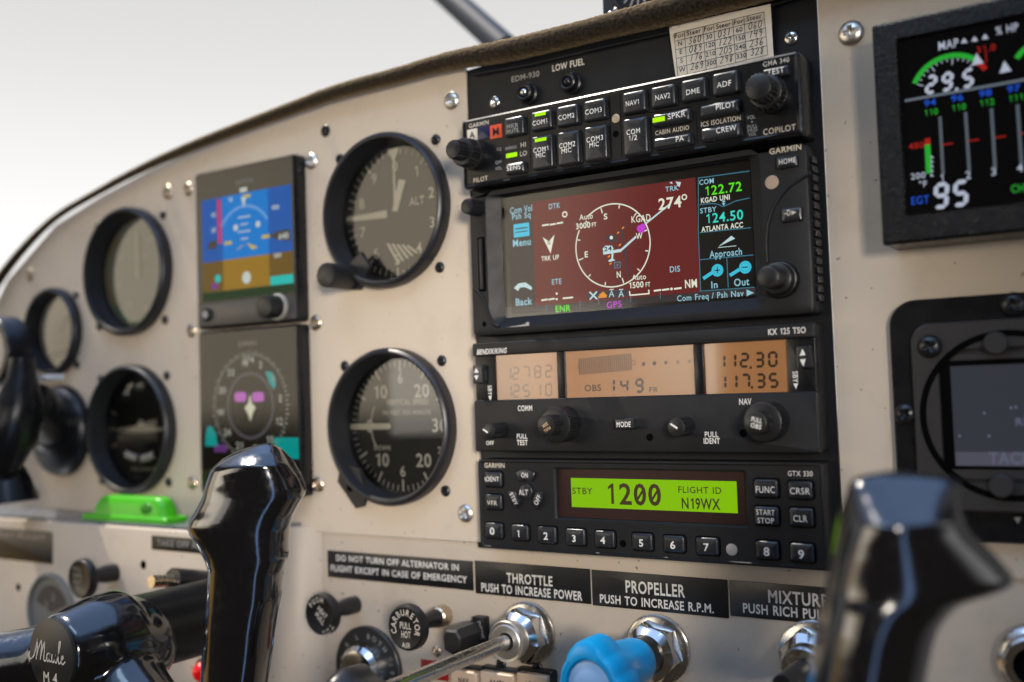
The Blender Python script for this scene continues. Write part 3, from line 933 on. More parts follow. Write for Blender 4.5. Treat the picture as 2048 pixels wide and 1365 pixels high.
scr = obj('screen', MB().rect((wl_+wr_)/2, (wt_+wb_)/2, (wr_-wl_)/2+.3, (wt_-wb_)/2+.3, SW), mat('screen_black', (.004, .004, .005), .25), nv, recalc=False)
def E(c, k=1.0): return emis('screen_glow', c, k)
MAROON = emis('screen_maroon', (0.135, 0.020, 0.018)); SWHITE = emis('screen_white', (0.80, 0.82, 0.68)); SBLACK = mat('screen_dark', (.006, .007, .009), .3)
SCYAN = emis('screen_cyan', (0.05, 0.55, 0.75)); SGREEN = emis('screen_green', (0.12, 0.85, 0.02)); STEAL = emis('screen_teal', (0.05, 0.75, 0.62))
SMAG = emis('screen_magenta', (0.55, 0.05, 0.62)); SLBLUE = emis('screen_pale_blue', (0.30, 0.58, 0.68)); SLINE = emis('screen_line', (0.05, 0.20, 0.28))
SGREY = emis('screen_grey', (0.12, 0.13, 0.13)); SORANGE = emis('screen_orange', (0.8, 0.28, 0.03)); SDGREY = emis('screen_dark_grey', (0.045, 0.035, 0.035))
# display area corners
dl, dr = u_at(R3.ox+468*R3.k, -35, SW), u_at(R4.ox+958*R4.k, -35, SW)
dt, db = (R3.at(468, 300, SW)[1]+R4.at(930, 228, SW)[1])/2, (R3.at(490, 1165, SW)[1]+R4.at(965, 1118, SW)[1])/2
sb = u_at(R3.ox+658*R3.k, -35, SW)      # left bar right edge
sr = u_at(R4.ox+563*R4.k, -35, SW)      # right bar left edge
st = R3.at(750, 1095, SW)[1]            # status bar top
def q4(mb, x0, x1, y0, y1, w): return mb.poly([(x0, y0), (x1, y0), (x1, y1), (x0, y1)], w)
w1 = SW+.12
mapp = flat('map', q4(MB(), sb, sr, st, dt, w1), MAROON, scr)
flat('menu_bar', q4(MB(), dl, sb, st, dt, w1), SDGREY, scr)
flat('status_bar', q4(MB(), dl, dr, db, st, w1+.01), SDGREY, scr)
flat('frequency_bar', q4(MB(), sr, dr, st, dt, w1), SBLACK, scr)
w2 = w1+.12
tx = MB()
T(tx, R3, 'Auto', 1010, 1115, 425, 42, w2); T(tx, R3, '3000', 980, 1095, 496, 44, w2, 1); T(tx, R3, 'FT', 1105, 1142, 482, 32, w2, 1)
T(tx, R3, 'S', 1198, 1228, 425, 44, w2, 1); T(tx, R3, 'E', 1048, 1076, 722, 46, w2, 1); T(tx, R3, 'W', 1452, 1500, 578, 46, w2, 1); T(tx, R3, 'N', 1298, 1334, 880, 48, w2, 1)
T(tx, R3, 'KGAD', 1412, 1566, 444, 52, w2); T(tx, R3, 'Auto', 1420, 1530, 896, 42, w2); T(tx, R3, '1500', 1392, 1510, 960, 46, w2, 1); T(tx, R3, 'FT', 1524, 1562, 950, 34, w2, 1)
T(tx, R3, 'TRK UP', 712, 850, 744, 36, w2, 1)
T(tx, R4, '274', 275, 442, 492, 78, w2, 1); tx.arc(*R4.at(462, 412, w2), 1.0, 0, 360, .5, w2, 20)
T(tx, R4, 'NM', 464, 556, 1062, 58, w2, 1)
T(tx, R4, 'KGAD UNI', 580, 790, 442, 36, w2+.03, 1); T(tx, R4, 'ATLANTA ACC', 586, 884, 646, 37, w2+.03, 1)
cmp_c = R3.at(1270, 628, w2); cr_u = (u_at(R3.ox+1560*R3.k, cmp_c[1], w2)-u_at(R3.ox+982*R3.k, cmp_c[1], w2))/2
cmp_c = ((u_at(R3.ox+1560*R3.k, cmp_c[1], w2)+u_at(R3.ox+982*R3.k, cmp_c[1], w2))/2, cmp_c[1])
tx.arc(*cmp_c, cr_u, -128+0, 130, .55, w2-.05, 60); tx.arc(*cmp_c, cr_u, 152, 232, .55, w2-.05, 24)
for k in range(12):
    tx.tick(*cmp_c, cr_u-.5, cr_u-(2.9 if k % 3 == 0 else 1.9), 106+k*30, .5, w2-.06)
for a, b, y in ((718, 772, 474), (778, 826, 468), (832, 882, 458), (712, 762, 1058), (768, 816, 1052), (880, 960, 1042)):
    tx.stroke([R3.at(a, y, w2), R3.at(b, y-8, w2)], .75, w2)
for x, y in ((832, 1005), (832, 1048)): tx.disc(*R3.at(x, y, w2), .55, w2, 12)
tx.arc(*R3.at(895, 387, w2), 1.1, 0, 360, .6, w2, 20)
for a, b, y in ((243, 296, 1086), (302, 354, 1080), (388, 442, 1072)): tx.stroke([R4.at(a, y, w2), R4.at(b, y-7, w2)], .75, w2)
tx.disc(*R4.at(370, 1072, w2), .6, w2, 10)
tx.stroke([R3.at(1400, 985, w2), R3.at(1404, 1018, w2), R3.at(1552, 1005, w2), R3.at(1550, 975, w2)], .6, w2)
a_ = [R3.at(*q, w2) for q in ((722, 565), (772, 598), (815, 545), (785, 692))]
tx.poly(a_[::-1], w2)
flat('screen_symbols', tx, SWHITE, scr)
tx = MB()
T(tx, R3, 'Com Vol', 468, 642, 372, 50, w2); T(tx, R3, 'Psh Sq', 482, 630, 420, 46, w2); T(tx, R3, 'Menu', 488, 632, 632, 54, w2, 1); T(tx, R3, 'Back', 510, 636, 1094, 54, w2, 1)
T(tx, R3, 'DTK', 768, 858, 342, 42, w2); T(tx, R3, 'ETE', 792, 870, 932, 42, w2)
T(tx, R4, 'TRK', 325, 420, 368, 36, w2); T(tx, R4, 'DIS', 355, 432, 950, 42, w2); T(tx, R4, 'COM', 568, 676, 318, 36, w2); T(tx, R4, 'STBY', 574, 692, 522, 36, w2)
T(tx, R4, 'Approach', 644, 878, 838, 50, w2); T(tx, R4, 'In', 652, 704, 1066, 50, w2); T(tx, R4, 'Out', 818, 928, 1048, 52, w2)
T(tx, R4, 'Com Freq / Psh Nav', 408, 888, 1142, 42, w2)
tx.poly([R4.at(910, 1076, w2), R4.at(962, 1100, w2), R4.at(910, 1124, w2)][::-1], w2)
tx.poly(R4.pts([(745, 432), (732, 448), (758, 448)], w2)[::-1], w2); tx.poly(R4.pts([(745, 474), (758, 456), (732, 456)], w2)[::-1], w2)
tx.stroke(R4.pts([(745, 447), (745, 457)], w2), .35, w2)
flat('screen_symbols', tx, SLBLUE, scr)
tx = MB()
q4(tx, *sorted((R3.at(496, 500, w2)[0], R3.at(618, 500, w2)[0])), *sorted((R3.at(556, 562, w2)[1], R3.at(556, 458, w2)[1])), w2)
for cx_, cy_ in ((700, 938), (900, 916)):
    c = R4.at(cx_, cy_, w2); tx.arc(*c, 2.15, 0, 360, .75, w2, 24); tx.disc(*c, 1.7, w2-.03, 24)
for pl in (((598, 998), (662, 955)), ((790, 975), (858, 932))):
    tx.stroke(R4.pts(pl, w2), 1.4, w2+.01)
flat('screen_symbols', tx, SCYAN, scr)
tx = MB()
for cx_, cy_, pl in ((700, 938, 1), (900, 916, 0)):
    c = R4.at(cx_, cy_, w2); tx.rect(*c, 1.15, .22, w2+.06)
    if pl: tx.rect(*c, .22, 1.15, w2+.08)
a = R3.box(510, 606, 490, 500, w2); tx.rect(*a, w2+.06); a = R3.box(510, 606, 518, 526, w2); tx.rect(*a, w2+.06)
flat('screen_symbols', tx, SBLACK, scr)
tx = MB(); T(tx, R4, '122.72', 605, 876, 384, 66, w2); T(tx, R3, 'ENR', 820, 938, 1146, 50, w2)
flat('active_frequency', tx, SGREEN, scr)
tx = MB(); T(tx, R4, '124.50', 612, 886, 586, 68, w2)
flat('standby_frequency', tx, STEAL, scr)
tx = MB(); T(tx, R3, 'GPS', 1220, 1338, 1114, 50, w2)
c = R3.at(1493, 495, w2); tx.poly([(c[0]+x, c[1]+y) for x, y in ((-2.2, -.4), (-.6, -2.2), (1.4, -1.6), (2.2, .6), (.9, 2.0), (-.6, 1.4), (-1.8, 1.1))], w2+.1)
flat('screen_symbols', tx, SMAG, scr)
tx = MB()
tx.stroke([R3.at(1330, 670, w2), R3.at(1452, 560, w2)], .95, w2-.02); tx.stroke([R3.at(1520, 465, w2), R3.at(1716, 305, w2)], .7, w2-.02)
tx.stroke([R3.at(1195, 690, w2), R3.at(1335, 668, w2)], 1.3, w2+.02)
tx.poly(R3.pts([(1190, 655), (1210, 632), (1262, 630), (1275, 652), (1262, 684), (1200, 690)], w2)[::-1], w2)
tx.stroke([R3.at(1268, 690, w2), R3.at(1265, 735, w2)], .9, w2); tx.poly(R3.pts([(1232, 750), (1262, 728), (1290, 745), (1245, 758)], w2)[::-1], w2)
for pl in (((1088, 992), (1148, 1048)), ((1146, 988), (1090, 1052))): tx.stroke(R3.pts(pl, w2+.1), .7, w2+.1+.01*(pl[0][0] > 1100))
for x in (1260, 1335):
    tx.stroke(R3.pts([(x-18, 1034), (x, 985), (x+18, 1030)], w2+.1), .4, w2+.1); tx.stroke(R3.pts([(x-14, 1014), (x+14, 1012)], w2+.1), .35, w2+.12)
    tx.stroke(R3.pts([(x-16, 975), (x+16, 972)], w2+.1), .45, w2+.1)
tx.poly(R4.pts([(708, 768), (800, 690), (826, 710)], w2)[::-1], w2); tx.stroke(R4.pts([(705, 775), (835, 762)], w2), .25, w2)
tx.poly(R4.pts([(355, 310), (372, 300), (378, 318)], w2)[::-1], w2); tx.poly(R4.pts([(400, 300), (438, 305), (428, 340), (415, 330)], w2)[::-1], w2)
a_ = [R3.at(*q, w2) for q in ((498, 962), (535, 925), (590, 918), (640, 955), (636, 978), (585, 955), (545, 958), (532, 985))]
tx.poly(a_[::-1], w2)
flat('screen_symbols', tx, emis('screen_ice', (.55, .72, .74)), scr)
tx = MB()
tx.stroke([R3.at(1340, 505, w2), R3.at(1392, 890, w2)], .75, w2-.04); tx.stroke([R3.at(1290, 600, w2), R3.at(1312, 530, w2), R3.at(1340, 503, w2)], .45, w2-.04)
tx.stroke([R3.at(1240, 735, w2), R3.at(1300, 840, w2), R3.at(1332, 925, w2)], .4, w2-.04)
tx.stroke([R3.at(1360, 380, w2), R3.at(1375, 480, w2), R3.at(1420, 465, w2)], .3, w2-.04)
tx.stroke([R3.at(1410, 350, w2), R3.at(1420, 420, w2)], .3, w2-.04)
tx.poly(R3.pts([(1205, 572), (1250, 538), (1288, 552), (1280, 604), (1258, 608), (1240, 585)], w2)[::-1], w2-.03)
q = R3.box(1075, 1385, 985, 1040, w2); tx.rect(*q, w2)
flat('screen_symbols', tx, emis('screen_slate', (.035, .045, .06)), scr)
tx = MB(); tx.disc(*R3.at(1258, 568, w2+.1), .8, w2+.1, 16); a = R3.box(1284, 1328, 760, 804, w2)
flat('screen_symbols', tx, SWHITE, scr)
tx = MB(); tx.stroke([(a[0]-a[2], a[1]-a[3]), (a[0]+a[2], a[1]-a[3]), (a[0]+a[2], a[1]+a[3]), (a[0]-a[2], a[1]+a[3])], .4, w2, True)
tx.disc(a[0], a[1], .55, w2, 10)
for pl in ([(563, 655), (563, 275), (930, 225)], [(572, 468), (650, 458), (700, 462), (740, 480), (790, 460), (830, 440), (932, 418)],
           [(572, 668), (700, 655), (940, 632)], [(572, 862), (958, 828)], [(768, 850), (778, 1062)], [(572, 1088), (965, 1060)], [(563, 655), (580, 1090)]):
    tx.stroke(R4.pts(pl, w2), .35, w2)
for x in (752, 1014, 1160, 1410, 1640): tx.stroke([R3.at(x, 1140-(x-750)*.105, w2), R3.at(x, 1088-(x-750)*.105, w2)], .3, w2)
flat('screen_symbols', tx, SLINE, scr)
tx = MB(); tx.poly(R3.pts([(1155, 1040), (1165, 1015), (1195, 988), (1225, 1018), (1222, 1036)], w2)[::-1], w2+.12)
for x, y in ((1350, 492), (1312, 530), (1325, 625), (1240, 715), (1252, 772)): tx.rect(*R3.at(x, y, w2), .6, .3, w2+.05, .6)
flat('screen_symbols', tx, SORANGE, scr)
tx = MB(); T(tx, R3, '24', 1200, 1262, 672, 34, w2+.1, 1); T(tx, R3, 'N', 760, 782, 625, 32, w2+.1, 0)
flat('screen_symbols', tx, mat('screen_navy', (.01, .02, .08), .4), scr)
obj('glass', MB().rect((wl_+wr_)/2, (wt_+wb_)/2, (wr_-wl_)/2+.2, (wt_-wb_)/2+.2, 6.9), SGLASS, nv, recalc=False)
# controls
u, v = R3.at(128, 322, NW+9.5); k = MB(); cyl(k, u, v, 3.6, NW-.3, NW+9.5, .9, .12, 40); obj('volume_knob', k, KNOB, nv)
c = R3.box(226, 272, 572, 980, NW); obj('card_slot', MB().slab(c[0], c[1], c[2]+.4, c[3]+.6, .5, NW-.4, NW+.12, .05), HOLE, nv)
obj('data_card', MB().slab(c[0], c[1], c[2]*.55, c[3]*.97, .4, NW-.2, NW+.9, .25), KNOB, nv)
sw_ = MB(); sw_.tube([(*R3.at(x, y, NW+.2), NW+.1) for x, y in ((190, 968), (212, 985), (245, 1022), (280, 1090), (310, 1180), (335, 1240), (380, 1262))], .7, 10); obj('moulded_ridge', sw_, PLAST, nv, 60)
sw_ = MB(); sw_.tube([(*R4.at(x, y, NW+.2), NW+.1) for x, y in ((1372, 240), (1290, 285), (1210, 340), (1140, 420), (1090, 510), (1060, 610), (1050, 720), (1056, 880))], .75, 10); obj('moulded_ridge', sw_, PLAST, nv, 60)
u, v = R3.at(268, 1243, NW); flat('hole', MB().disc(u, v, 1.2, NW+.05, 20), HOLE, nv)
u, v = R4.at(1093, 306, NW); obj('photo_cell', MB().lathe(u, v, [(2.7, NW-.3), (2.7, NW+.3), (2.2, NW+.5), (2.2, NW+.25)], 28), SENSOR, nv)
def lkey(R, parent, box, t, tb, w0, lm=WHITE, h=2.2, bold=0):
    c = R.box(*box, w0+h*.8); b = button(parent, *c, w0, h, .8, .6)
    tm = MB(); T(tm, R, t, *tb, w0+h+.08, bold); flat('lettering', tm, lm, b); return b
lkey(R4, nv, (1122, 1276, 112, 202), 'HOME', (1140, 1262, 170, 36), NW)
bd = R4.box(1158, 1308, 486, 588, NW+1.6); bq = button(nv, *bd, NW, 2.0, .8, .6)
tm = MB(); T(tm, R4, 'D', 1198, 1226, 545, 42, NW+2.1, 1); tm.stroke([R4.at(1180, 532, NW+2.1), R4.at(1198, 530, NW+2.1)], .4, NW+2.1); tm.poly(R4.pts([(1232, 508), (1268, 520), (1232, 542)], NW+2.1)[::-1], NW+2.1)
flat('lettering', tm, CREAMP, bq)
u, v = R4.at(1062, 985, NW+16); k = MB(); cyl(k, u, v, 7.2, NW-.3, NW+3.5, 1.6); cyl(k, u, v, 6.2, NW+1, NW+7.5, 1.2); kk = obj('knob', k, KNOB, nv)
k = MB(); cyl(k, u, v, 4.3, NW+6, NW+16, 1.0); obj('inner_knob', k, KNOB, kk)
gm = MB(); T(gm, R4, 'GARMIN', 1072, 1306, 88, 42, NW+.08, 1); flat('caption', gm, CREAMP, nv)
ser = MB()
for k in range(16):
    zz = nz0+6+k*(nz1-nz0-12)/15
    ser.slab((nx1+.5), zz, .9, 1.35, .4, 2.0, 8.2, .3)
obj('grip_serration', ser, PLAST2, nv)

# ================================================================== comm / nav radio
KW = 11.8
kx = thing('comm_radio', 'black comm radio with three orange liquid crystal windows under the navigator', 'radio', 137, -119.6, 0)
kx0, kx1, kz1, kz0 = 57.3, 216.05, -70.2, -119.8
kc = (kx0+kx1)/2
lipb = R5.at(500, 345, KW)[1]       # bottom of the top lip
lowt = R5.at(500, 792, KW)[1]       # top of the lower face
lipb = (R5.at(400, 352, KW)[1]+R6.at(1000, 202, KW)[1])/2
lowt = (R5.at(400, 788, KW)[1]+R6.at(1000, 706, KW)[1])/2
kb = obj('faceplate', MB().rr(kc, (kz1+kz0)/2, 79.375, (kz1-kz0)/2, 1.5, [(-.5, 0), (8.4, 0), (8.6, .2)], 4), PLAST, kx)
obj('top_strip', MB().rr(kc, (kz1+lipb)/2, 79.375, (kz1-lipb)/2, .9, [(8.6, .0), (KW-.7, 0), (KW-.2, .25), (KW, .7)], 4), PLAST, kx)
obj('lower_face', MB().rr(kc, (lowt+kz0)/2, 79.37, (lowt-kz0)/2, .9, [(8.6, .0), (KW-.7, 0), (KW-.2, .25), (KW, .7)], 4), PLAST, kx)
AMBER = mat('amber_lcd', (0.40, 0.205, 0.09), 0.45, em=(0.55, 0.25, 0.09), ems=0.20, var=.05, vscale=50)
LCDINK = mat('lcd_segment', (0.06, 0.035, 0.02), 0.5)
LCDFAINT = mat('lcd_faint_segment', (0.24, 0.13, 0.065), 0.5)
lw = 9.0
def lcd(R, xl, R_, xr, bow):
    ul, ur = u_at(R.ox+xl*R.k, (lipb+lowt)/2, lw), u_at(R_.ox+xr*R_.k, (lipb+lowt)/2, lw)
    c = ((ul+ur)/2, (lipb+lowt)/2, (ur-ul)/2, (lipb-lowt)/2)
    o = flat('display', MB().rect(*c, lw), AMBER, kx)
    # gently bowed cover
    gb = MB(); n = 14
    vs_ = []
    for i in range(n+1):
        t = i/n*2-1
        for y in (-1, 1): vs_.append((c[0]+t*c[2], c[1]+y*c[3], lw+.5+max(0, -bow)+bow*(1-t*t)))
    gb.add(vs_, [(2*i, 2*i+2, 2*i+3, 2*i+1) for i in range(n)])
    obj('cover', gb, LGLASS, o, 80, recalc=False)
    return o, c
d1, c1 = lcd(R5, 358, R5, 966, .25); d2, c2 = lcd(R5, 1038, R6, 542, -1.0); d3, c3 = lcd(R6, 632, R6, 1448, .9)
for a, b in ((c1, c2), (c2, c3)):
    x0, x1 = a[0]+a[2], b[0]-b[2]
    obj('window_mullion', MB().slab((x0+x1)/2, (lipb+lowt)/2, (x1-x0)/2, (lipb-lowt)/2+.3, .2, 8.5, 10.6, .25), PLAST2, kx)
for x0, x1 in ((kx0+.6, c1[0]-c1[2]), (c3[0]+c3[2], kx1-.6)):
    obj('window_mullion', MB().slab((x0+x1)/2, (lipb+lowt)/2, (x1-x0)/2, (lipb-lowt)/2+.3, .2, 8.5, 10.4, .25), PLAST2, kx)
lt = lw+.1
def segbox(mb, R, t, xl, yb, h, wd, gap, th):
    u, v = R.at(xl, yb, lt); vt = R.at(xl, yb-h, lt)[1]
    sc = (R.at(xl+100, yb, lt)[0]-u)/100
    mb.seg7(t, u, v, lt, vt-v, wd*sc, th*sc, gap*sc, 0.04)
sg = MB(); segbox(sg, R6, '1', 745, 478, 140, 90, 0, 24); segbox(sg, R6, '12', 850, 476, 148, 92, 30, 25); segbox(sg, R6, '30', 1118, 470, 155, 95, 34, 26); sg.rect(*R6.at(1080, 466, lt), .5, .5, lt)
segbox(sg, R6, '17', 862, 678, 148, 92, 30, 25); segbox(sg, R6, '35', 1130, 672, 150, 95, 30, 26); sg.rect(*R6.at(1092, 660, lt), .5, .5, lt); segbox(sg, R6, '1', 755, 680, 140, 90, 0, 24)
flat('digits', sg, LCDINK, d3)
sg = MB()
for t_, x_, y_ in (('1', 432, 592), ('2', 508, 588), ('7', 612, 580), ('8', 722, 572), ('2', 828, 566), ('1', 436, 762), ('2', 512, 760), ('5', 612, 758), ('1', 722, 752), ('0', 830, 748)):
    segbox(sg, R5, t_, x_, y_, 128, 70, 0, 15)
flat('digits', sg, LCDFAINT, d1)
sg = MB()
for i in range(26): sg.rect(*R5.at(1165+i*20, 458-i*1.9, lt), .75*.55, 3.6, lt)
flat('deviation_bars', sg, LCDFAINT, d2)
sg = MB(); segbox(sg, R5, '1', 1432, 712, 140, 80, 0, 22); segbox(sg, R5, '4', 1560, 712, 135, 84, 0, 22); segbox(sg, R5, '9', 1708, 716, 145, 84, 0, 24)
T(sg, R5, 'OBS', 1212, 1376, 695, 62, lt, 1); T(sg, R5, 'FR', 1842, 1930, 705, 50, lt, 1)
for x, y, r in ((1790, 432, .85), (1895, 425, .9)): sg.disc(*R5.at(x, y, lt), r, lt, 16)
for x, y, r in ((140, 425, .9), (252, 418, .75)): sg.disc(*R6.at(x, y, lt), r, lt, 16)
flat('digits', sg, LCDINK, d2)
sg = MB()
for x, y in ((368, 412), (480, 405)): sg.disc(*R6.at(x, y, lt), .75, lt, 16)
for x in (1165, 1268, 1370, 1470, 1690): sg.arc(*R5.at(x, 460-(x-1165)*.08, lt), .9, 0, 360, .45, lt+.05, 16)
flat('deviation_dots', sg, LCDFAINT, d2)
def rocker(R, box, tu, td):
    c = R.box(*box, 12); b = obj('rocker_button', MB().rr(*c, .7, [(10, 0), (12.6, 0), (13.1, .3), (13.2, .7)], 3), KEY, kx)
    tm = MB(); tm.poly(R.pts(tu, 13.3)[::-1], 13.3); tm.poly(R.pts(td, 13.3)[::-1], 13.3); flat('arrow', tm, WHITE, b)
rocker(R5, (138, 238, 440, 625), [(158, 468), (182, 515), (136, 518)], [(136, 545), (182, 543), (160, 590)])
rocker(R6, (1532, 1670, 250, 474), [(1584, 282), (1616, 345), (1554, 352)], [(1558, 388), (1616, 382), (1594, 458)])
caption(kx, WHITE, R5, 'BENDIX/KING', 162, 452, 332, 50, KW+.08, 1, shear=.2); caption(kx, WHITE, R6, 'KX 125 TSO', 1245, 1618, 138, 58, KW+.08, 1)
caption(kx, WHITE, R5, 'COMM', 562, 706, 888, 52, KW+.08, 1); caption(kx, WHITE, R5, 'PULL', 552, 655, 1158, 46, KW+.08, 1); caption(kx, WHITE, R5, 'TEST', 554, 660, 1222, 50, KW+.08, 1)
caption(kx, WHITE, R5, 'OFF', 254, 330, 1222, 40, KW+.08, 1); caption(kx, WHITE, R6, 'NAV', 964, 1084, 826, 58, KW+.08, 1); caption(kx, WHITE, R6, 'PULL', 628, 762, 1144, 52, KW+.08, 1); caption(kx, WHITE, R6, 'IDENT', 618, 778, 1208, 54, KW+.08, 1)
for R, x, y0, y1 in ((R5, 290, 640, 735), (R6, 1512, 500, 612)):
    tk = MB(); (ua, va), (ub, vb) = R.at(x, y0, 10.55), R.at(x, y1, 10.55)
    tk.text('SBY', ua-1.0, (va+vb)/2, 10.55, 2.0, width=va-vb, ang=-math.pi/2, bold=1)
    tk.poly([(ua-1.0, vb-.3), (ua+1.0, vb-.3), (ua, vb-2.6)][::-1], 10.55)
    flat('caption', tk, WHITE, kx)
# knobs
u, v = R5.at(280, 1088, KW+11); k = MB(); cyl(k, u, v, 3.35, KW-.3, KW+11, .5, .16, 44); kk = obj('knob', k, KNOB, kx, 30)
tm = MB(); tm.rect(*R5.at(247, 1084, KW+11.1), 1.5, .38, KW+11.1, math.radians(-32)); flat('pointer_line', tm, WHITE, kk)
u, v = R6.at(352, 1050, KW+10.5); k = MB(); cyl(k, u, v, 3.7, KW-.3, KW+10.5, .5, .16, 44); kk = obj('knob', k, KNOB, kx, 30)
tm = MB(); tm.rect(u-.9, v+.55, 1.75, .4, KW+10.6, math.radians(-32)); flat('pointer_line', tm, WHITE, kk)
for R, cxy, txt in ((R5, (835, 1032), ('PULL', '25K')), (R6, (1125, 1008), ('PULL', 'OBS'))):
    u, v = R.at(*cxy, KW+17)
    k = MB(); cyl(k, u, v, 7.6, KW-.3, KW+9.5, .9, .16, 88); kk = obj('knob', k, KNOB, kx, 30)
    k = MB(); cyl(k, u, v, 4.3, KW+9, KW+17, .7, .16, 60); ik = obj('inner_knob', k, KNOB, kk, 30)
    tm = MB()
    if txt[1] == '25K':
        a = math.radians(150)
        tm.text(txt[0], u+.9*math.sin(a)*0+.45, v-1.1, KW+17.1, 1.25, width=3.6, ang=math.radians(212), bold=1)
        tm.text(txt[1], u-.5, v+.75, KW+17.1, 1.25, width=3.2, ang=math.radians(212), bold=1)
        m_ = mat('orange_print', (.55, .36, .2), .5)
    else:
        tm.text(txt[0], u+.35, v+.35, KW+17.1, 1.7, width=4.2, ang=math.radians(-14), bold=1)
        tm.text(txt[1], u+.0, v-1.9, KW+17.1, 1.7, width=4.2, ang=math.radians(-14), bold=1); m_ = WHITE
    flat('lettering', tm, m_, ik)
c = R5.box(1510, 1690, 966, 1064, KW+5); mbt = obj('button', MB().slab(*c, .4, KW-.3, KW+5, .4), KEY, kx)
tm = MB(); T(tm, R5, 'MODE', 1524, 1664, 1046, 52, KW+5.1, 1); flat('lettering', tm, WHITE, mbt)
for R, x, y in ((R5, 1850, 1146), (R6, 1007, 1106)):
    flat('hole', MB().disc(*R.at(x, y, KW), 1.6, KW+.06, 24), HOLE, kx)

# ================================================================== transponder
TW = 10.3
tp = thing('transponder', 'black transponder with bright green display at the bottom of the stack', 'radio', 137, -164, 0)
tz1, tz0 = -123.4, -164.0
tx0, tx1 = 57.3, 216.2
tcn = ((tx0+tx1)/2, (tz0+tz1)/2, (tx1-tx0)/2, (tz1-tz0)/2)
TF = TW-.7
wx0, wx1 = u_at(R7.ox+884*R7.k, -140, TF), u_at(R8.ox+1052*R8.k, -140, TF)
wy1 = (R7.at(1200, 178, TF)[1]+R8.at(900, 212, TF)[1])/2; wy0 = (R7.at(1200, 735, TF)[1]+R8.at(900, 805, TF)[1])/2
L = [[(x, y, w) for x, y in rrect(tcn[0], tcn[1], tcn[2]-i, tcn[3]-i, r, 5)] for w, i, r in ((-.5, 0, 1.8), (TW-.6, 0, 1.8), (TW-.15, .2, 1.8), (TW, .6, 1.6), (TW, 1.0, 1.5), (TF, 1.5, 1.3))]
win = ((wx0+wx1)/2, (wy0+wy1)/2, (wx1-wx0)/2, (wy1-wy0)/2)
L.append([(x, y, TF) for x, y in rrect(*win, 1.0, 5)])
L.append([(x, y, TF-.9) for x, y in rrect(win[0], win[1], win[2]-.8, win[3]-.8, .8, 5)])
L.append([(x, y, TF-3.2) for x, y in rrect(win[0], win[1], win[2]-.8, win[3]-.8, .8, 5)])
mb = MB().loft(L, True, False)
tb = obj('bezel', mb, PLAST, tp, 28)
ds = flat('display', MB().rect(win[0], win[1], win[2], win[3], TF-3.1), mat('maroon_display_border', (.035, .014, .013), .3), tp)
gl0 = TF-3.0
gx0_, gx1_ = u_at(R7.ox+1066*R7.k, -140, gl0), u_at(R8.ox+946*R8.k, -140, gl0)
gy1, gy0 = (R7.at(1300, 297, gl0)[1]+R8.at(700, 322, gl0)[1])/2, (R7.at(1300, 605, gl0)[1]+R8.at(700, 645, gl0)[1])/2
LCDG = emis('lit_green_lcd', (0.22, 0.50, 0.0))
flat('lit_area', q4(MB(), gx0_, gx1_, gy0, gy1, gl0), LCDG, ds)
gw = gl0+.12
tm = MB(); T(tm, R7, 'STBY', 1072, 1284, 465, 66, gw)
# pixel digits 1200 with slashed zeros
T(tm, R7, '1', 1428, 1530, 568, 215, gw, 1); T(tm, R7, '2', 1562, 1700, 572, 215, gw, 1); T(tm, R7, '0', 1716, 1852, 578, 218, gw, 1); T(tm, R7, '0', 1868, 2008, 582, 220, gw, 1)
for x0 in (1716, 1868): tm.stroke([R7.at(x0+38, 530+(x0 > 1800)*5, gw), R7.at(x0+104, 420+(x0 > 1800)*5, gw)], 1.0, gw+.03)
T(tm, R8, 'FLIGHT ID', 335, 785, 446, 66, gw); T(tm, R8, 'N19WX', 370, 766, 608, 110, gw, 1)
flat('characters', tm, mat('green_lcd_ink', (.06, .035, .012), .5), ds)
obj('glass', MB().rect(win[0], win[1], win[2]-.5, win[3]-.5, TF-1.0), CGLASS, tp, recalc=False)
K2 = 1.7
def tkey(R, box, rows, lm=WHITE):
    c = R.box(*box, TF+K2*.7)
    obj('key_well', MB().rr(*[c[0], c[1], c[2]+.5, c[3]+.5], 1.4, [(TF-.3, 0), (TF+.06, 0)], 4), HOLE, tp)
    b = button(tp, *c, TF, K2, 1.1, .7, KEY)
    tm = MB()
    for t, xl, xr, yb, h in rows: T(tm, R, t, xl, xr, yb, h, TF+K2+.08, 1 if len(t) == 1 else 0)
    flat('lettering', tm, lm, b); return b
tkey(R7, (152, 330, 232, 390), [('IDENT', 152, 305, 332, 48)]); tkey(R7, (160, 332, 470, 630), [('VFR', 178, 284, 582, 48)], CREAMP)
for t, bx, tb_ in (('0', (158, 340, 770, 932), (206, 258, 890, 72)), ('1', (430, 612, 790, 954), (488, 524, 916, 72)), ('2', (708, 903, 808, 984), (770, 820, 944, 76)), ('3', (1004, 1208, 832, 1006), (1066, 1114, 966, 70)),
                   ('4', (1308, 1518, 852, 1030), (1370, 1420, 986, 72)), ('5', (1696, 1916, 878, 1060), (1770, 1822, 1016, 74))):
    tkey(R7, bx, [(t, *tb_)])
for t, bx, tb_ in (('6', (184, 405, 880, 1052), (255, 310, 1014, 76)), ('7', (518, 752, 900, 1082), (596, 652, 1036, 76)), ('8', (1128, 1370, 935, 1124), (1212, 1276, 1086, 86)), ('9', (1480, 1733, 960, 1150), (1566, 1632, 1114, 86))):
    tkey(R8, bx, [(t, *tb_)])
tkey(R8, (1114, 1362, 302, 490), [('FUNC', 1128, 1332, 442, 68)]); tkey(R8, (1462, 1718, 322, 506), [('CRSR', 1480, 1688, 456, 66)])
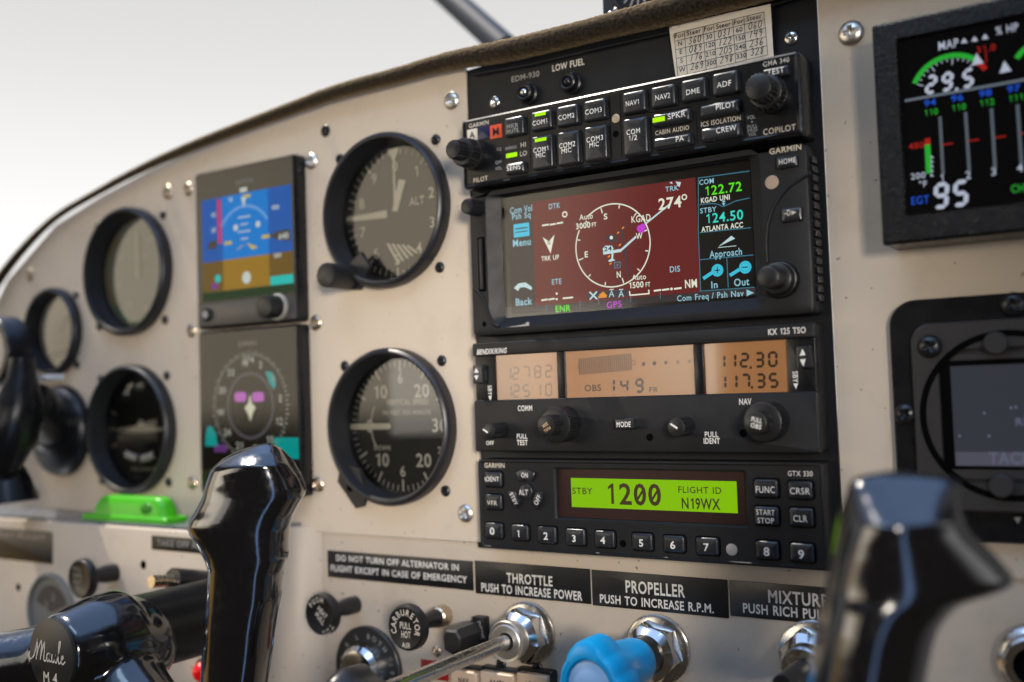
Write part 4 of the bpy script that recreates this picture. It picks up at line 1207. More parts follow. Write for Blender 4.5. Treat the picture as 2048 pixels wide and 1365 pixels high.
tkey(R8, (1118, 1368, 582, 775), [('START', 1138, 1330, 668, 54), ('STOP', 1150, 1322, 752, 54)]); tkey(R8, (1476, 1726, 596, 790), [('CLR', 1516, 1662, 738, 66)])
u, v = R7.at(580, 442, TF+K2)
ab = obj('button', MB().lathe(u, v, [(3.6, TF-.3), (3.6, TF+K2-.6), (3.2, TF+K2-.15), (2.4, TF+K2)], 36), KEY, tp, 50)
tm = MB(); T(tm, R7, 'ALT', 512, 608, 474, 56, TF+K2+.06); flat('lettering', tm, WHITE, ab)
cen = (u, v)
def arckey(a0, a1, r0, r1, t, ta, tr, cap, rot):
    n = 12
    out = [(cen[0]+r1*math.cos(math.radians(a0+(a1-a0)*i/n)), cen[1]+r1*math.sin(math.radians(a0+(a1-a0)*i/n))) for i in range(n+1)]
    inn = [(cen[0]+r0*math.cos(math.radians(a1-(a1-a0)*i/n)), cen[1]+r0*math.sin(math.radians(a1-(a1-a0)*i/n))) for i in range(n+1)]
    pts = out+inn
    c = Vector((sum(p[0] for p in pts)/len(pts), sum(p[1] for p in pts)/len(pts)))
    def sh(k): return [(c.x+(x-c.x)*k, c.y+(y-c.y)*k) for x, y in pts]
    b = obj('button', MB().loft([[(x, y, w) for x, y in sh(k)] for w, k in ((TF-.3, 1), (TF+K2-.5, 1), (TF+K2-.1, .93), (TF+K2, .84))]), KEY, tp, 40)
    x, y = cen[0]+tr*math.cos(math.radians(ta)), cen[1]+tr*math.sin(math.radians(ta))
    tm = MB(); tm.text(t, x-cap*.5*math.sin(-math.radians(rot)), y-cap*.5*math.cos(math.radians(rot)), TF+K2+.08, cap, width=cap*.78*len(t), ang=math.radians(rot)); flat('lettering', tm, WHITE, b)
arckey(57, 123, 5.2, 10.0, 'ON', 90, 7.4, 2.3, 0)
arckey(180, 236, 5.0, 9.2, 'STBY', 207, 7.0, 1.9, -62)
arckey(-58, 2, 5.0, 9.2, 'OFF', -28, 7.2, 2.1, 60)
flat('hole', MB().disc(*R7.at(1607, 985, TF), 1.55, TF+.06, 24), HOLE, tp)
u, v = R8.at(888, 1022, TF); obj('photo_cell', MB().lathe(u, v, [(2.35, TF-.3), (2.35, TF+.1), (1.6, TF+.35)], 28), mat('grey_lens', (.42, .37, .32), .25), tp)
tm = MB(); T(tm, R7, 'GARMIN', 150, 366, 188, 48, TF+.08, 1); flat('caption', tm, DIM if False else CREAMP, tb)
tm = MB(); T(tm, R8, 'GTX 330', 1460, 1718, 270, 52, TF+.08); flat('caption', tm, WHITE, tb)

# ================================================================== round instruments
def ring_bezel(mb, u, v, ro, ri, proud, deep, n=72):
    return mb.lathe(u, v, [(ro, -.3), (ro, proud-2.4), (ro-.7, proud-.8), (ro-2.0, proud), (ri+.6, proud-.3), (ri, proud-1.6), (ri-1.2, -deep+3), (ri-1.6, -deep), (.5, -deep)], n, False, False)
def instrument(name, label, c, ro=39.2, ri=35.6, proud=7.5, deep=6.5, dial=DIAL, sr=2.7, so=31.43, corners=(0, 1, 2, 3), cat='gauge'):
    t = thing(name, label, cat, c[0], c[1])
    obj('bezel', ring_bezel(MB(), *c, ro, ri, proud, deep), RIM, t, 40)
    d = flat('dial', MB().disc(*c, ri-1.7, -deep+.15, 64), dial, t)
    for k in corners:
        sx, sy = ((-1, 1), (1, 1), (1, -1), (-1, -1))[k]
        screw(t, c[0]+sx*so, c[1]+sy*so, 0, sr, BSCREW, h=.6)
    obj('glass', MB().disc(*c, ri-1.75, -deep+2.9, 64), GLASS, t, recalc=False)
    return t, d
# altimeter
al, ad = instrument('altimeter', 'round altimeter with cream hands and adjusting knob beside the audio panel', ALT, corners=(0, 1, 2))
dz = -6.2
tm = MB()
for k in range(50):
    tm.tick(0, 0, 33 if k % 5 else 33, 29.8 if k % 5 else 28, 90-k*7.2, .45 if k % 5 else .8, dz)
for k in range(10):
    a = math.radians(90-36*k); tm.text(str(k), 24*math.cos(a), 24*math.sin(a)-2.6, dz, 5.2, bold=0)
tm.text('ALT', 13.5, 2.5, dz, 4.0, width=9.5)
flat('dial_marking', tm, LUME, ad)
tm = MB()
for k in range(5): tm.poly([(-7+k*3.2, -15-k*.6), (-5.2+k*3.2, -15-k*.6), (1.6+k*3.0, -26+k*1.0), (-.2+k*3.0, -26+k*1.0)], dz+.05)
flat('hatched_flag', tm, LUME, ad)
tm = MB().poly([(-32, 1.2), (-32.5, -1.0), (-5, -2.2), (-5, 1.8)], dz+1.6, .3); obj('pointer', tm, LUME, al)
tm = MB().poly([(-.7, 2), (.7, 2), (.5, 26), (-.5, 26)], dz+1.0, .3); tm.poly([(-3.6, 33.0), (0, 25.5), (3.6, 33.0)], dz+1.0, .3); obj('pointer', tm, LUME, al)
tm = MB().poly([(-1.6, 1), (1.8, .2), (7.5, 15.5), (3.2, 16.6)], dz+1.3, .3); obj('pointer', tm, LUME, al)
mk = MB(); u, v = A4.at(300, 1190, 4)
mk.poly([(u-5.5, v-4), (u+4.5, v-5), (u+12, v+6), (u+6, v+14), (u-2, v+8)][::1], 3.0, 3.0); obj('knob_lug', mk, RIM, al)
u, v = A4.at(150, 1158, 21); k = MB(); cyl(k, u, v, 6.2, 1, 21, .8, .12, 60); obj('setting_knob', k, KNOB, al)
# vertical speed indicator
vi, vd = instrument('vertical_speed_indicator', 'round vertical speed indicator with bottom left lug below the altimeter', VSI, corners=(0, 1, 2))
tm = MB(); cu, cv = VSI
for k in range(61):
    a = 180-k*6+0
    tm.tick(cu, cv, 33, 30 if k % 5 else 27, a, .5 if k % 5 else 1.1, dz)
for t, a, r in (('0', 180, 21), ('5', 110, 0), ('10', 128, 22), ('20', 52, 22), ('30', 0, 24), ('20', -52, 22), ('10', -128, 22)):
    if r: tm.text(t, cu+r*math.cos(math.radians(a)), cv+r*math.sin(math.radians(a))-3.2, dz, 6.4, bold=1)
tm.text('6', cu, cv+21.5, dz, 5, bold=1); tm.text('6', cu, cv-25.5, dz, 5, bold=1); tm.text('25', cu+25, cv-14, dz, 3.4, bold=1); tm.text('25', cu+25, cv+12.5, dz, 3.4, bold=1)
tm.text('VERTICAL SPEED', cu+4, cv+10.5, dz, 2.7, width=27); tm.text('100 FEET PER MINUTE', cu+3, cv+5.5, dz, 2.2, width=32); tm.text('DOWN', cu-13, cv-12.5, dz, 2.4, width=11)
tm.arc(cu, cv, 20, 150, 215, .8, dz+.02)
flat('dial_marking', tm, WHITE, vd)
obj('pointer', MB().rr(cu-19.5, cv-.2, 13.5, 1.55, 1.2, [(dz+1.2, 0), (dz+1.6, 0)], 3), LUME, vi)
mk = MB(); u, v = A5.at(205, 1078, 3)
mk.poly([(u-8.5, v+3), (u-5.5, v+13), (u+6, v+10), (u+11, v-3), (u+7.5, v-9.5), (u+3.5, v-10.5)][::-1], 3.0, 3.0); lg = obj('mounting_lug', mk, RIM, vi)
flat('hole', MB().disc(u, v, 2.2, 3.1, 24), HOLE, lg)
# airspeed indicator
ai, aid = instrument('airspeed_indicator', 'round airspeed indicator with glass haze painted into its pale dial left of the blue display', ASI, dial=DIAL_HAZE)
tm = MB(); cu, cv = ASI
for k in range(40): tm.tick(cu, cv, 33, 29, k*9, .5, dz)
for k, t in enumerate(('40', '60', '80', '100', '120', '140', '160')):
    a = math.radians(60-k*45); tm.text(t, cu+23*math.cos(a), cv+23*math.sin(a)-2, dz, 4, bold=1)
tm.text('AIRSPEED', cu, cv+9, dz, 2.4, width=16)
flat('dial_marking', tm, WHITE, aid)
tm = MB().poly([(cu-2.2, cv-3), (cu+2.2, cv-3), (cu+1.6, cv+25), (cu-1.6, cv+25)], dz+1.4, .3); obj('pointer', tm, LUME, ai)
tm = MB().arc(cu, cv, 31, 130, 215, 2.2, dz+.1); flat('yellow_arc', tm, mat('yellow_arc', (.55, .42, .12), .5), aid)
tm = MB().arc(cu, cv, 31, 215, 330, 2.2, dz+.1); flat('green_arc', tm, mat('green_arc', (.12, .40, .2), .5), aid)
# turn coordinator
ti, tid = instrument('turn_coordinator', 'round turn coordinator with miniature aircraft symbol above the green plastic clip', TCI)
tm = MB(); cu, cv = TCI
tm.poly([(cu-24, cv+.3), (cu-24, cv-1.1), (cu-4, cv-2.4), (cu+4, cv-2.4), (cu+24, cv-1.1), (cu+24, cv+.3), (cu+4, cv+2.0), (cu+1.6, cv+5.5), (cu-1.6, cv+5.5), (cu-4, cv+2.0)], dz+1.5, .4); obj('aircraft_symbol', tm, LUME, ti)
tm = MB()
for a in (160, 180, 0, 20, 200, -20): tm.tick(cu, cv, 27, 32, a, 1.4, dz)
tm.text('TURN COORDINATOR', cu, cv-25.5, dz, 2, width=24)
flat('dial_marking', tm, LUME, tid)
pts = [(cu-13+26*i/12, cv-15.5-2.6*math.sin(math.pi*i/12), dz+1) for i in range(13)]
obj('inclinometer_tube', MB().tube(pts, 2.9, 12), mat('slip_tube', (.22, .20, .17), .2), ti)
obj('inclinometer_ball', MB().ball((cu, cv-18, dz+2.2), 2.8, 12), KNOB, ti)
# clock
ck, ckd = instrument('clock', 'small round pale-faced gauge left of the airspeed indicator', CLK, 28.5, 25.0, 6.5, 4.0, dial=mat('clock_face', (.80, .78, .74), .5), so=22.5, sr=2.6, cat='gauge')
tm = MB(); cu, cv = CLK
for k in range(12): tm.tick(cu, cv, 22, 19.5, k*30, .7, -3.7)
flat('dial_marking', tm, INK, ckd)
tm = MB().poly([(cu-10, cv-17), (cu+11, cv-15), (cu+12, cv-11), (cu-10, cv-12)], -3.6); flat('date_window', tm, DIAL, ckd)
tm = MB().poly([(cu-.5, cv), (cu+.5, cv), (cu+9, cv+10), (cu+8, cv+10.6)], -3.0, .3); obj('pointer', tm, INK, ck)

# ================================================================== square electronic displays
def square_display(name, label, y0, y1):
    """y0..y1 in mm on the panel; common body"""
    t = thing(name, label, 'display', -101.5, y0)
    ul_, ur_ = u_at(391, -10, 8), u_at(593, -10, 8)
    c = ((ul_+ur_)/2, (y0+y1)/2, (ur_-ul_)/2, (y1-y0)/2)
    obj('body', MB().rr(*c, 2.2, [(-.3, 0), (6.4, 0), (7.4, .5), (7.8, 1.4)], 5), PLAST2, t)
    return t, c
GWF = 8.0
h1t, h1b = A2.at(480, 210, GWF)[1], A2.at(480, 1335, GWF)[1]
h1t = 37.0
g1, gc1 = square_display('attitude_display', 'square electronic attitude display showing blue sky over brown ground', h1b, h1t)
fg = MB().rect(gc1[0], (h1t+h1b)/2+7, gc1[2]-1.4, (h1t-h1b)/2-8, GWF-.05); gsc = flat('screen', fg, mat('display_black', (.006, .007, .007), .25), g1)
gw2 = GWF+.05
sx0, sx1 = u_at(A2.ox+160*A2.k, 0, gw2), u_at(A2.ox+805*A2.k, 0, gw2)
syt = A2.at(480, 378, gw2)[1]; syb = A2.at(480, 1066, gw2)[1]; syh = A2.at(480, 842, gw2)[1]
tl_, tr_ = u_at(A2.ox+305*A2.k, 0, gw2), u_at(A2.ox+635*A2.k, 0, gw2)
flat('sky_area', q4(MB(), tl_, tr_, syh, syt, gw2), emis('display_sky', (.0, .17, .55)), gsc)
flat('ground_area', q4(MB(), tl_, tr_, syb, syh, gw2), emis('display_ground', (.28, .155, .012)), gsc)
tm = q4(MB(), sx0, tl_, syh, syt, gw2); q4(tm, tr_, sx1, syh, syt, gw2); flat('tape', tm, emis('display_tape_blue', (.005, .085, .36)), gsc)
tm = q4(MB(), sx0, tl_, syb, syh, gw2); q4(tm, tr_, sx1, syb, syh, gw2); flat('tape', tm, emis('display_tape_brown', (.13, .075, .01)), gsc)
tm = q4(MB(), sx0-1, sx1+1, syb-5, syb-.1, gw2); flat('setting_strip', tm, emis('display_dark_green', (.006, .03, .006)), gsc)
w3 = gw2+.1; cu = (tl_+tr_)/2-.5; cv = A2.at(480, 760, w3)[1]
tm = MB(); tm.arc(cu, cv, 22, 35, 145, 1.6, w3); flat('roll_scale', tm, emis('display_pale', (.13, .3, .62)), gsc)
tm = MB(); tm.poly([(cu-2, cv+27), (cu, cv+21), (cu+2, cv+27)][::-1], w3+.02); tm.rect(cu, cv+31, 2.8, 1.2, w3)
for k in (4, 8, 12, 16): tm.rect(cu, cv+k, 3.0 if k % 8 else 5.0, .35, w3)
for x, y in ((400, 632), (560, 606)): tm.disc(*A2.at(x, y, w3), 1.8, w3, 12)
tm.disc(*A2.at(478, 990, w3), 3.4, w3, 20)
for x, y, t in ((685, 485, '900'), (700, 830, '500'), (240, 540, '40'), (240, 650, '20'), (360, 430, '18')):
    u, v = A2.at(x, y, w3); tm.text(t, u, v-1.2, w3, 2.4, bold=1)
u, v = A2.at(745, 690, w3); tm.text('640', u, v-1.6, w3+.08, 3.2, bold=1)
flat('display_figures', tm, emis('display_white', (.5, .55, .5)), gsc)
tm = MB(); tm.poly([A2.at(*q, w3) for q in ((400, 800), (478, 745), (430, 770))][::-1], w3); tm.poly([A2.at(*q, w3) for q in ((560, 770), (478, 740), (520, 790))], w3)
for x, y in ((345, 742), (615, 695), (478, 405)): tm.rect(*A2.at(x, y, w3), 3.0, .9, w3)
flat('aircraft_symbol', tm, emis('display_yellow', (.5, .4, .03)), gsc)
tm = q4(MB(), u_at(A2.ox+272*A2.k, 0, w3), u_at(A2.ox+298*A2.k, 0, w3), A2.at(285, 745, w3)[1], A2.at(285, 430, w3)[1], w3); flat('speed_band', tm, emis('display_red', (.5, .03, .12)), gsc)
tm = MB(); tm.poly([A2.at(*q, w3) for q in ((640, 690), (700, 655), (790, 640), (795, 725), (700, 720))][::-1], w3+.03); tm.poly([A2.at(*q, w3) for q in ((200, 745), (255, 715), (268, 760), (250, 790), (205, 785))][::-1], w3+.03); flat('readout_box', tm, mat('readout_dark', (.02, .018, .01), .4), gsc)
tm = q4(MB(), u_at(A2.ox+640*A2.k, 0, w3), sx1, A2.at(720, 1040, w3)[1], A2.at(720, 975, w3)[1], w3+.02); tm.disc(*A2.at(272, 998, w3), 2.4, w3, 14); flat('setting_readout', tm, emis('display_cyan', (.01, .45, .40)), gsc)
tm = MB(); tm.disc(*A2.at(248, 1052, w3), 2.2, w3, 14); flat('heading_bug', tm, emis('display_purple', (.2, .03, .28)), gsc)
tm = MB(); u, v = A2.at(462, 300, w3); tm.text('GARMIN', u, v-1.2, w3, 2.6, width=14, bold=1); flat('caption', tm, DIM, g1)
st_ = MB().slab(gc1[0], h1b+8.0, gc1[2]-1.5, 6.8, 1.0, 7.2, 8.2, .4); obj('control_strip', st_, mat('grey_black_plastic', (.05, .047, .045), .35, bump=(1500, .1)), g1)
u, v = A2.at(178, 1255, 10); obj('button', MB().lathe(u, v, [(4, 7.6), (4, 9.2), (3, 9.8)], 28), KNOB, g1)
flat('button_ring', MB().disc(u, v, 2.2, 9.86, 20), DIM, g1)
u, v = A2.at(600, 1195, 19); k = MB(); cyl(k, u, v, 6.0, 8, 19, .8, .12, 56); kk = obj('knob', k, KNOB, g1)
obj('knob_collar', MB().lathe(u, v, [(7.2, 8), (7.2, 9.6), (6.4, 10.2)], 40), mat('pale_collar', (.30, .28, .25), .3), kk)
obj('glass', MB().rect(gc1[0], (h1t+h1b)/2+7, gc1[2]-1.4, (h1t-h1b)/2-8, GWF+.6), CGLASS, g1, recalc=False)

h2t = h1b-1.2; h2b = h2t-91
g2, gc2 = square_display('heading_display', 'square dark electronic compass display directly below the blue one', h2b, h2t)
gs2 = flat('screen', MB().rect(gc2[0], (h2t+h2b)/2+6, gc2[2]-1.4, (h2t-h2b)/2-7.4, GWF-.05), mat('display_black2', (.010, .009, .008), .25), g2)
tm = MB(); cu, cv = A3.at(478, 655, w3)
for k in range(72): tm.tick(cu, cv, 29 if k % 2 else 30, 27.2, k*5, .5, w3)
for k, t in enumerate(('N', '3', '6', 'E', '12', '15', 'S', '21', '24', 'W', '30', '33')):
    a = math.radians(90-30*k+8); tm.text(t, cu+23.5*math.cos(a), cv+23.5*math.sin(a)-1.8, w3, 3.8, bold=1)
u, v = A3.at(468, 345, w3); tm.text('274', u, v-1.6, w3, 3.6, bold=1)
flat('compass_rose', tm, emis('rose_white', (.30, .30, .26)), gs2)
tm = MB().arc(cu, cv, 17.5, 0, 360, 1.6, w3); flat('inner_ring', tm, emis('rose_grey', (.06, .06, .07)), gs2)
tm = MB(); tm.poly([(cu-4.2, cv-1), (cu-1.2, cv+1.5), (cu, cv+6.5), (cu+1.2, cv+1.5), (cu+4.2, cv-1), (cu+1.6, cv-4.5), (cu, cv-8.5), (cu-1.6, cv-4.5)][::-1], w3); flat('aircraft_symbol', tm, emis('rose_cream', (.55, .55, .40)), gs2)
tm = MB()
for x in (412, 532): u, v = A3.at(x, 595, w3); tm.rr(u, v, 4.6, 2.6, 1.8, [(w3, 0), (w3+.02, 0)], 4)
flat('deviation_marks', tm, emis('rose_magenta', (.42, .10, .42)), gs2)
tm = MB(); u, v = A3.at(620, 470, w3); RT = emis('rose_teal', (.0, .26, .24)); tm.poly([(u-4, v+4), (u+1, v+3.5), (u+4, v-3), (u+2, v-6), (u-1.5, v-2)][::-1], w3)
flat('heading_bug', tm, RT, gs2)
u, v = A3.at(725, 945, w3); flat('setting_readout', MB().rect(u, v, 9.2, 5.6, w3), RT, gs2)
u, v = A3.at(212, 870, w3); flat('setting_readout', MB().poly([(u-5, v-5), (u+5.5, v-5), (u+4, v+2), (u+1, v+6), (u-3, v+6), (u-4.5, v+1)], w3), RT, gs2)
tm = MB(); u, v = A3.at(275, 945, w3); tm.rect(u, v, 5, 2.2, w3); flat('setting_readout', tm, emis('rose_purple', (.10, .03, .15)), gs2)
tm = MB(); u, v = A3.at(458, 230, w3); tm.text('GARMIN', u, v-1.2, w3, 2.6, width=14, bold=1); flat('caption', tm, WHITE, g2)
obj('glass', MB().rect(gc2[0], (h2t+h2b)/2+6, gc2[2]-1.4, (h2t-h2b)/2-7.4, GWF+.6), SGLASS, g2, recalc=False)
u, v = A3.at(600, 1080, 16); k = MB(); cyl(k, u, v, 6.0, 7.5, 18, .8, .12, 56); obj('knob', k, KNOB, g2)

# ================================================================== engine monitor (right edge)
EW = 21.0
em = thing('engine_monitor', 'engine monitor with crinkle black frame and colour gauges at the right edge', 'display', 310, -45, 0)
etl, ebl = C1.at(266, 132, EW), C1.at(330, 1290, EW)
ex0 = (etl[0]+ebl[0])/2; ez1, ez0 = etl[1], ebl[1]
ei0 = (C1.at(408, 215, EW-2)[0]+C1.at(450, 1140, EW-2)[0])/2; ezi1, ezi0 = C1.at(408, 212, EW-2)[1], C1.at(452, 1140, EW-2)[1]
EWD = 150.0
o_ = (ex0+EWD/2, (ez0+ez1)/2, EWD/2, (ez1-ez0)/2, 1.0)
i_ = (ex0+EWD/2, (ezi0+ezi1)/2, EWD/2-(ei0-ex0), (ezi1-ezi0)/2, .5)
obj('frame', frame(MB(), o_, i_, -.3, EW, 1.1, EW-2.2), CRINKLE, em, 25)
es = flat('screen', MB().rect(*i_[:4], EW-2), mat('monitor_black', (.003, .003, .004), .18), em)
ew = EW-1.9
EWHT = emis('monitor_white', (.42, .46, .56)); EGRN = emis('monitor_green', (.02, .36, .03)); ERED = emis('monitor_red', (.34, .012, .008)); EBLU = emis('monitor_blue', (.01, .07, .50)); EGRY = emis('monitor_grey', (.12, .15, .18))
def fitarc(R, p1, p2, p3, w):
    (x1, y1), (x2, y2), (x3, y3) = R.at(*p1, w), R.at(*p2, w), R.at(*p3, w)
    d = 2*(x1*(y2-y3)+x2*(y3-y1)+x3*(y1-y2))
    ux = ((x1*x1+y1*y1)*(y2-y3)+(x2*x2+y2*y2)*(y3-y1)+(x3*x3+y3*y3)*(y1-y2))/d
    uy = ((x1*x1+y1*y1)*(x3-x2)+(x2*x2+y2*y2)*(x1-x3)+(x3*x3+y3*y3)*(x2-x1))/d
    return ux, uy, math.hypot(x1-ux, y1-uy), [math.degrees(math.atan2(y-uy, x-ux)) for x, y in ((x1, y1), (x2, y2), (x3, y3))]
cxa, cya, rra, an = fitarc(Z4, (435, 720), (810, 445), (1075, 520), ew)
tm = MB().arc(cxa, cya, rra, an[2]+2, an[0], 1.75, ew, 40)
tm.arc(cxa+31.5, cya, rra, an[1], an[0]-12, 1.75, ew, 20)
for x, y, t in ((595, 1000, '110'), (865, 952, '110'), (1140, 905, '112'), (1425, 860, '111')):
    u, v = Z4.at(x, y, ew); tm.text(t, u, v-1.0, ew, 2.1, width=4.7)
u, v = C1.at(1045, 990, ew); tm.text('CHT', u+.5, v-1.2, ew, 2.6, width=6)
u, v = C1.at(568, 835, ew); tm.rect(u, v, .95, 5.2, ew)
flat('gauge_graphics', tm, EGRN, es)
tm = MB().arc(cxa, cya, rra-.2, an[2]-13, an[2]+2, 1.75, ew, 10)
u, v = Z4.at(1130, 380, ew); tm.text('31.0', u, v-1, ew, 2.1, width=6.2); tm.stroke([Z4.at(1130, 410, ew), Z4.at(1135, 520, ew)], .3, ew)
u, v = C1.at(506, 766, ew); tm.text('480', u, v-1, ew, 2.1, width=5.2); u, v = C1.at(564, 744, ew); tm.rect(u, v, .95, 1.1, ew+.02)
for x, y in ((668, 758), (805, 738), (945, 720), (1075, 700)): tm.rect(*C1.at(x, y, ew), 1.8, .22, ew)
flat('gauge_graphics', tm, ERED, es)
tm = MB()
for x, y, t in ((585, 908, '94'), (850, 862, '96'), (1125, 815, '98'), (1400, 770, '97')):
    u, v = Z4.at(x, y, ew); tm.text(t, u, v-1.0, ew, 2.2, width=4.0, bold=1)
u, v = C1.at(525, 1052, ew); tm.text('EGT', u, v-1.3, ew, 2.7, width=6.2)
flat('gauge_graphics', tm, EBLU, es)
tm = MB()
T(tm, Z4, 'MAP', 662, 862, 378, 82, ew, 0); T(tm, Z4, '% HP', 1225, 1445, 225, 78, ew, 0)
for x, y in ((918, 302), (1020, 285), (1122, 262)): c = Z4.at(x, y, ew); tm.poly([(c[0]-1.1, c[1]-.7), (c[0]+1.1, c[1]-.9), (c[0], c[1]+1.0)], ew)
for (x, y), s_ in (((1048, 490), 1.0), ((1320, 565), 1.0)): c = Z4.at(x, y, ew); tm.poly([(c[0]-1.9, c[1]-1.6), (c[0]+1.9, c[1]-1.5), (c[0]-.2, c[1]+2.4)], ew+.1)
u, v = Z4.at(530, 830, ew); sc = (Z4.at(630, 815, ew)[0]-u)/100
dv = (Z4.at(600, 610, ew)[1]-Z4.at(600, 800, ew)[1])
tm.seg7('29', u, v-.2, ew+.05, dv, 115*sc, 38*sc, 40*sc, .14); u, v = Z4.at(845, 775, ew); tm.rect(u, v, .5, .5, ew+.05); u, v = Z4.at(888, 775, ew); tm.seg7('5', u, v, ew+.05, dv, 115*sc, 38*sc, 0, .14)
u, v = C1.at(592, 1108, ew); sc = (C1.at(692, 1098, ew)[0]-u)/100; dv = C1.at(640, 968, ew)[1]-C1.at(640, 1108, ew)[1]
tm.seg7('95', u, v+.3, ew+.05, dv, 82*sc, 24*sc, 20*sc, .1)
u, v = C1.at(515, 926, ew); tm.text('200', u, v-.9, ew, 2.1, width=5.0); u, v = C1.at(540, 968, ew); tm.text('°F', u, v-1, ew, 2.1, width=2.8)
for x, y, t in ((642, 940, '1'), (778, 924, '2'), (912, 905, '3'), (1050, 885, '4')): u, v = C1.at(x, y, ew); tm.text(t, u, v-1.1, ew, 2.6)
for k in range(13):
    a = an[0]+(an[2]-an[0])*k/13; tm.tick(cxa, cya, rra-1.0, rra-(3.2 if k % 4 == 0 else 1.9), a, .3, ew+.03)
for k in range(5): u, v = C1.at(582, 825+k*24, ew); tm.poly([(u-.1, v-.5), (u+1.0, v-.5), (u, v+.7)], ew)
flat('gauge_graphics', tm, EWHT, es)
tm = MB()
tm.stroke([Z4.at(340, 888, ew), Z4.at(1600, 665, ew)], .9, ew+.02)
for (xa, ya), (xb, yb) in (((630, 615), (646, 920)), ((764, 592), (784, 905)), ((900, 572), (920, 895)), ((1037, 552), (1058, 870))):
    for k in range(24):
        f0 = k/24; f1 = f0+.030
        tm.stroke([C1.at(xa+(xb-xa)*f0, ya+(yb-ya)*f0, ew), C1.at(xa+(xb-xa)*f1, ya+(yb-ya)*f1, ew)], 1.0, ew)
flat('gauge_graphics', tm, EGRY, es)
obj('glass', MB().rect(*i_[:4], EW-1.2), CGLASS, em, recalc=False)

# ================================================================== tachometer plate (right)
ta = thing('tachometer', 'square black tachometer plate with round cut-out and grey screen at the right edge', 'gauge', 300, -107, 0)
ptl = C2.at(108, 100, 4); pbl = C2.at(130, 960, 4)
px0 = (ptl[0]+pbl[0])/2-.3; pz1 = C2.at(300, 100, 4)[1]
tcx, tcy = C2.at(735, 712, 7)
hh_ = pz1-tcy
obj('plate', MB().rr(tcx+2, tcy-1, tcx+2-px0, hh_+1, 9.5, [(-.3, 0), (3.4, 0), (4.0, .6)], 8), PLAST2, ta)
bx0 = C2.at(225, 600, 7)[0]; bzt = C2.at(500, 218, 7)[1]
hb = tcx-bx0
L = [[(x, y, w) for x, y in rrect(tcx, tcy, hb-i, bzt-tcy-i, 7, 14)] for w, i in ((3.9, 0), (6.4, 0), (7.0, .6))]
n_ = len(L[0])
def circ_like(r, w):
    out = []
    for x, y, _ in L[0]:
        a = math.atan2(y-tcy, x-tcx); out.append((tcx+r*math.cos(a), tcy+r*math.sin(a), w))
    return out
rt = tcx-C2.at(280, 690, 7)[0]
L += [circ_like(rt+1.2, 7.0), circ_like(rt+.5, 5.4), circ_like(rt-.4, 5.4), circ_like(rt-1.0, 6.6)]
obj('bezel', MB().loft(L, False, True), mat('tach_bezel', (.042, .039, .037), .33, bump=(1200, .12), rvar=.05), ta, 30)
flat('ring_groove', MB().arc(tcx, tcy, rt+.2, 0, 360, 2.3, 7.06, 96), HOLE, ta)
tx0_ = C2.at(440, 700, 4.6)[0]; ty1, ty0 = C2.at(600, 448, 4.6)[1], C2.at(600, 975, 4.6)[1]
well = MB().slab(tcx, (ty1+ty0)/2+.4, tcx-tx0_+3.4, (ty1-ty0)/2+1.6, .6, 5.4, 6.75, .1); obj('screen_surround', well, HOLE, ta)
tsc = flat('screen', MB().rect(tcx, (ty1+ty0)/2, tcx-tx0_, (ty1-ty0)/2, 6.85), emis('tach_screen', (.030, .032, .042)), ta)
tm = MB(); c = C2.box(445, 1100, 905, 978, 6.9); tm.rect(tcx, c[1], tcx-tx0_-.3, c[3], 6.95); flat('status_bar', tm, emis('tach_bar', (.065, .067, .09)), tsc)
tm = MB(); u, v = C2.at(625, 965, 7); tm.text('TACH', u, v, 7.05, 4.0, width=14, align='l', bold=1); u, v = C2.at(762, 765, 7); tm.text('RPM', u, v, 7.0, 2.6, width=8, align='l', bold=1); flat('lettering', tm, emis('tach_text', (.10, .10, .16)), tsc)
tm = MB()
for x, y in ((470, 820), (625, 820), (740, 672), (765, 668), (600, 700)): tm.rect(*C2.at(x, y, 7), .35, .35, 7.0)
flat('scale_marks', tm, emis('tach_marks', (.13, .15, .22)), tsc)
for x, y in ((660, 333), (690, 1083)):
    u, v = C2.at(x, y, 9); obj('button', MB().lathe(u, v, [(4.0, 6.3), (4.0, 9.4), (3.5, 9.9)], 32), mat('soft_button', (.035, .033, .033), .4), ta)
for x, y, w, r in ((312, 350, 7, 4.2), (185, 704, 4, 3.9), (755, 130, 4, 4.4)):
    u, v = C2.at(x, y, w+1); screw(ta, u, v, w, r, BSCREW, h=.6)
u, v = C2.at(775, 1262, 4); flat('mark', MB().poly([(u-1.2, v+1), (u+1.2, v+1), (u, v-1.2)][::-1], 4.1), DIM, ta)

# ================================================================== placards
def placard(label, pxs, lines, w, m=PLAC, lm=WHITE, R=PX, cat='placard'):
    (xl, xr, yt, yb) = pxs
    c = R.box(xl, xr, yt, yb, w+.4)
    t = solo('placard', MB().slab(*c, .3, w-.2, w+.4, .08), m, label, cat)
    tm = MB()
    for s_, a, b, y, h in lines: T(tm, R, s_, a, b, y, h, w+.5, 1)
    org = t.location
    o = flat('lettering', tm, lm, None)
    o.data.transform(Matrix.Translation(-org)); o.parent = t
    return t
LPW = -1.2
placard('black placard reading do not turn off alternator, left of the throttle placard', (348, 1412, 190, 395), [('DO NOT TURN OFF ALTERNATOR IN', 410, 1310, 262, 44), ('FLIGHT EXCEPT IN CASE OF EMERGENCY', 370, 1365, 345, 46)], LPW, R=A7)
placard('black placard reading throttle above the polished rod', (950, 1181, 1130, 1198), [('THROTTLE', 1013, 1105, 1169, 19), ('PUSH TO INCREASE POWER', 962, 1164, 1192, 17)], LPW)
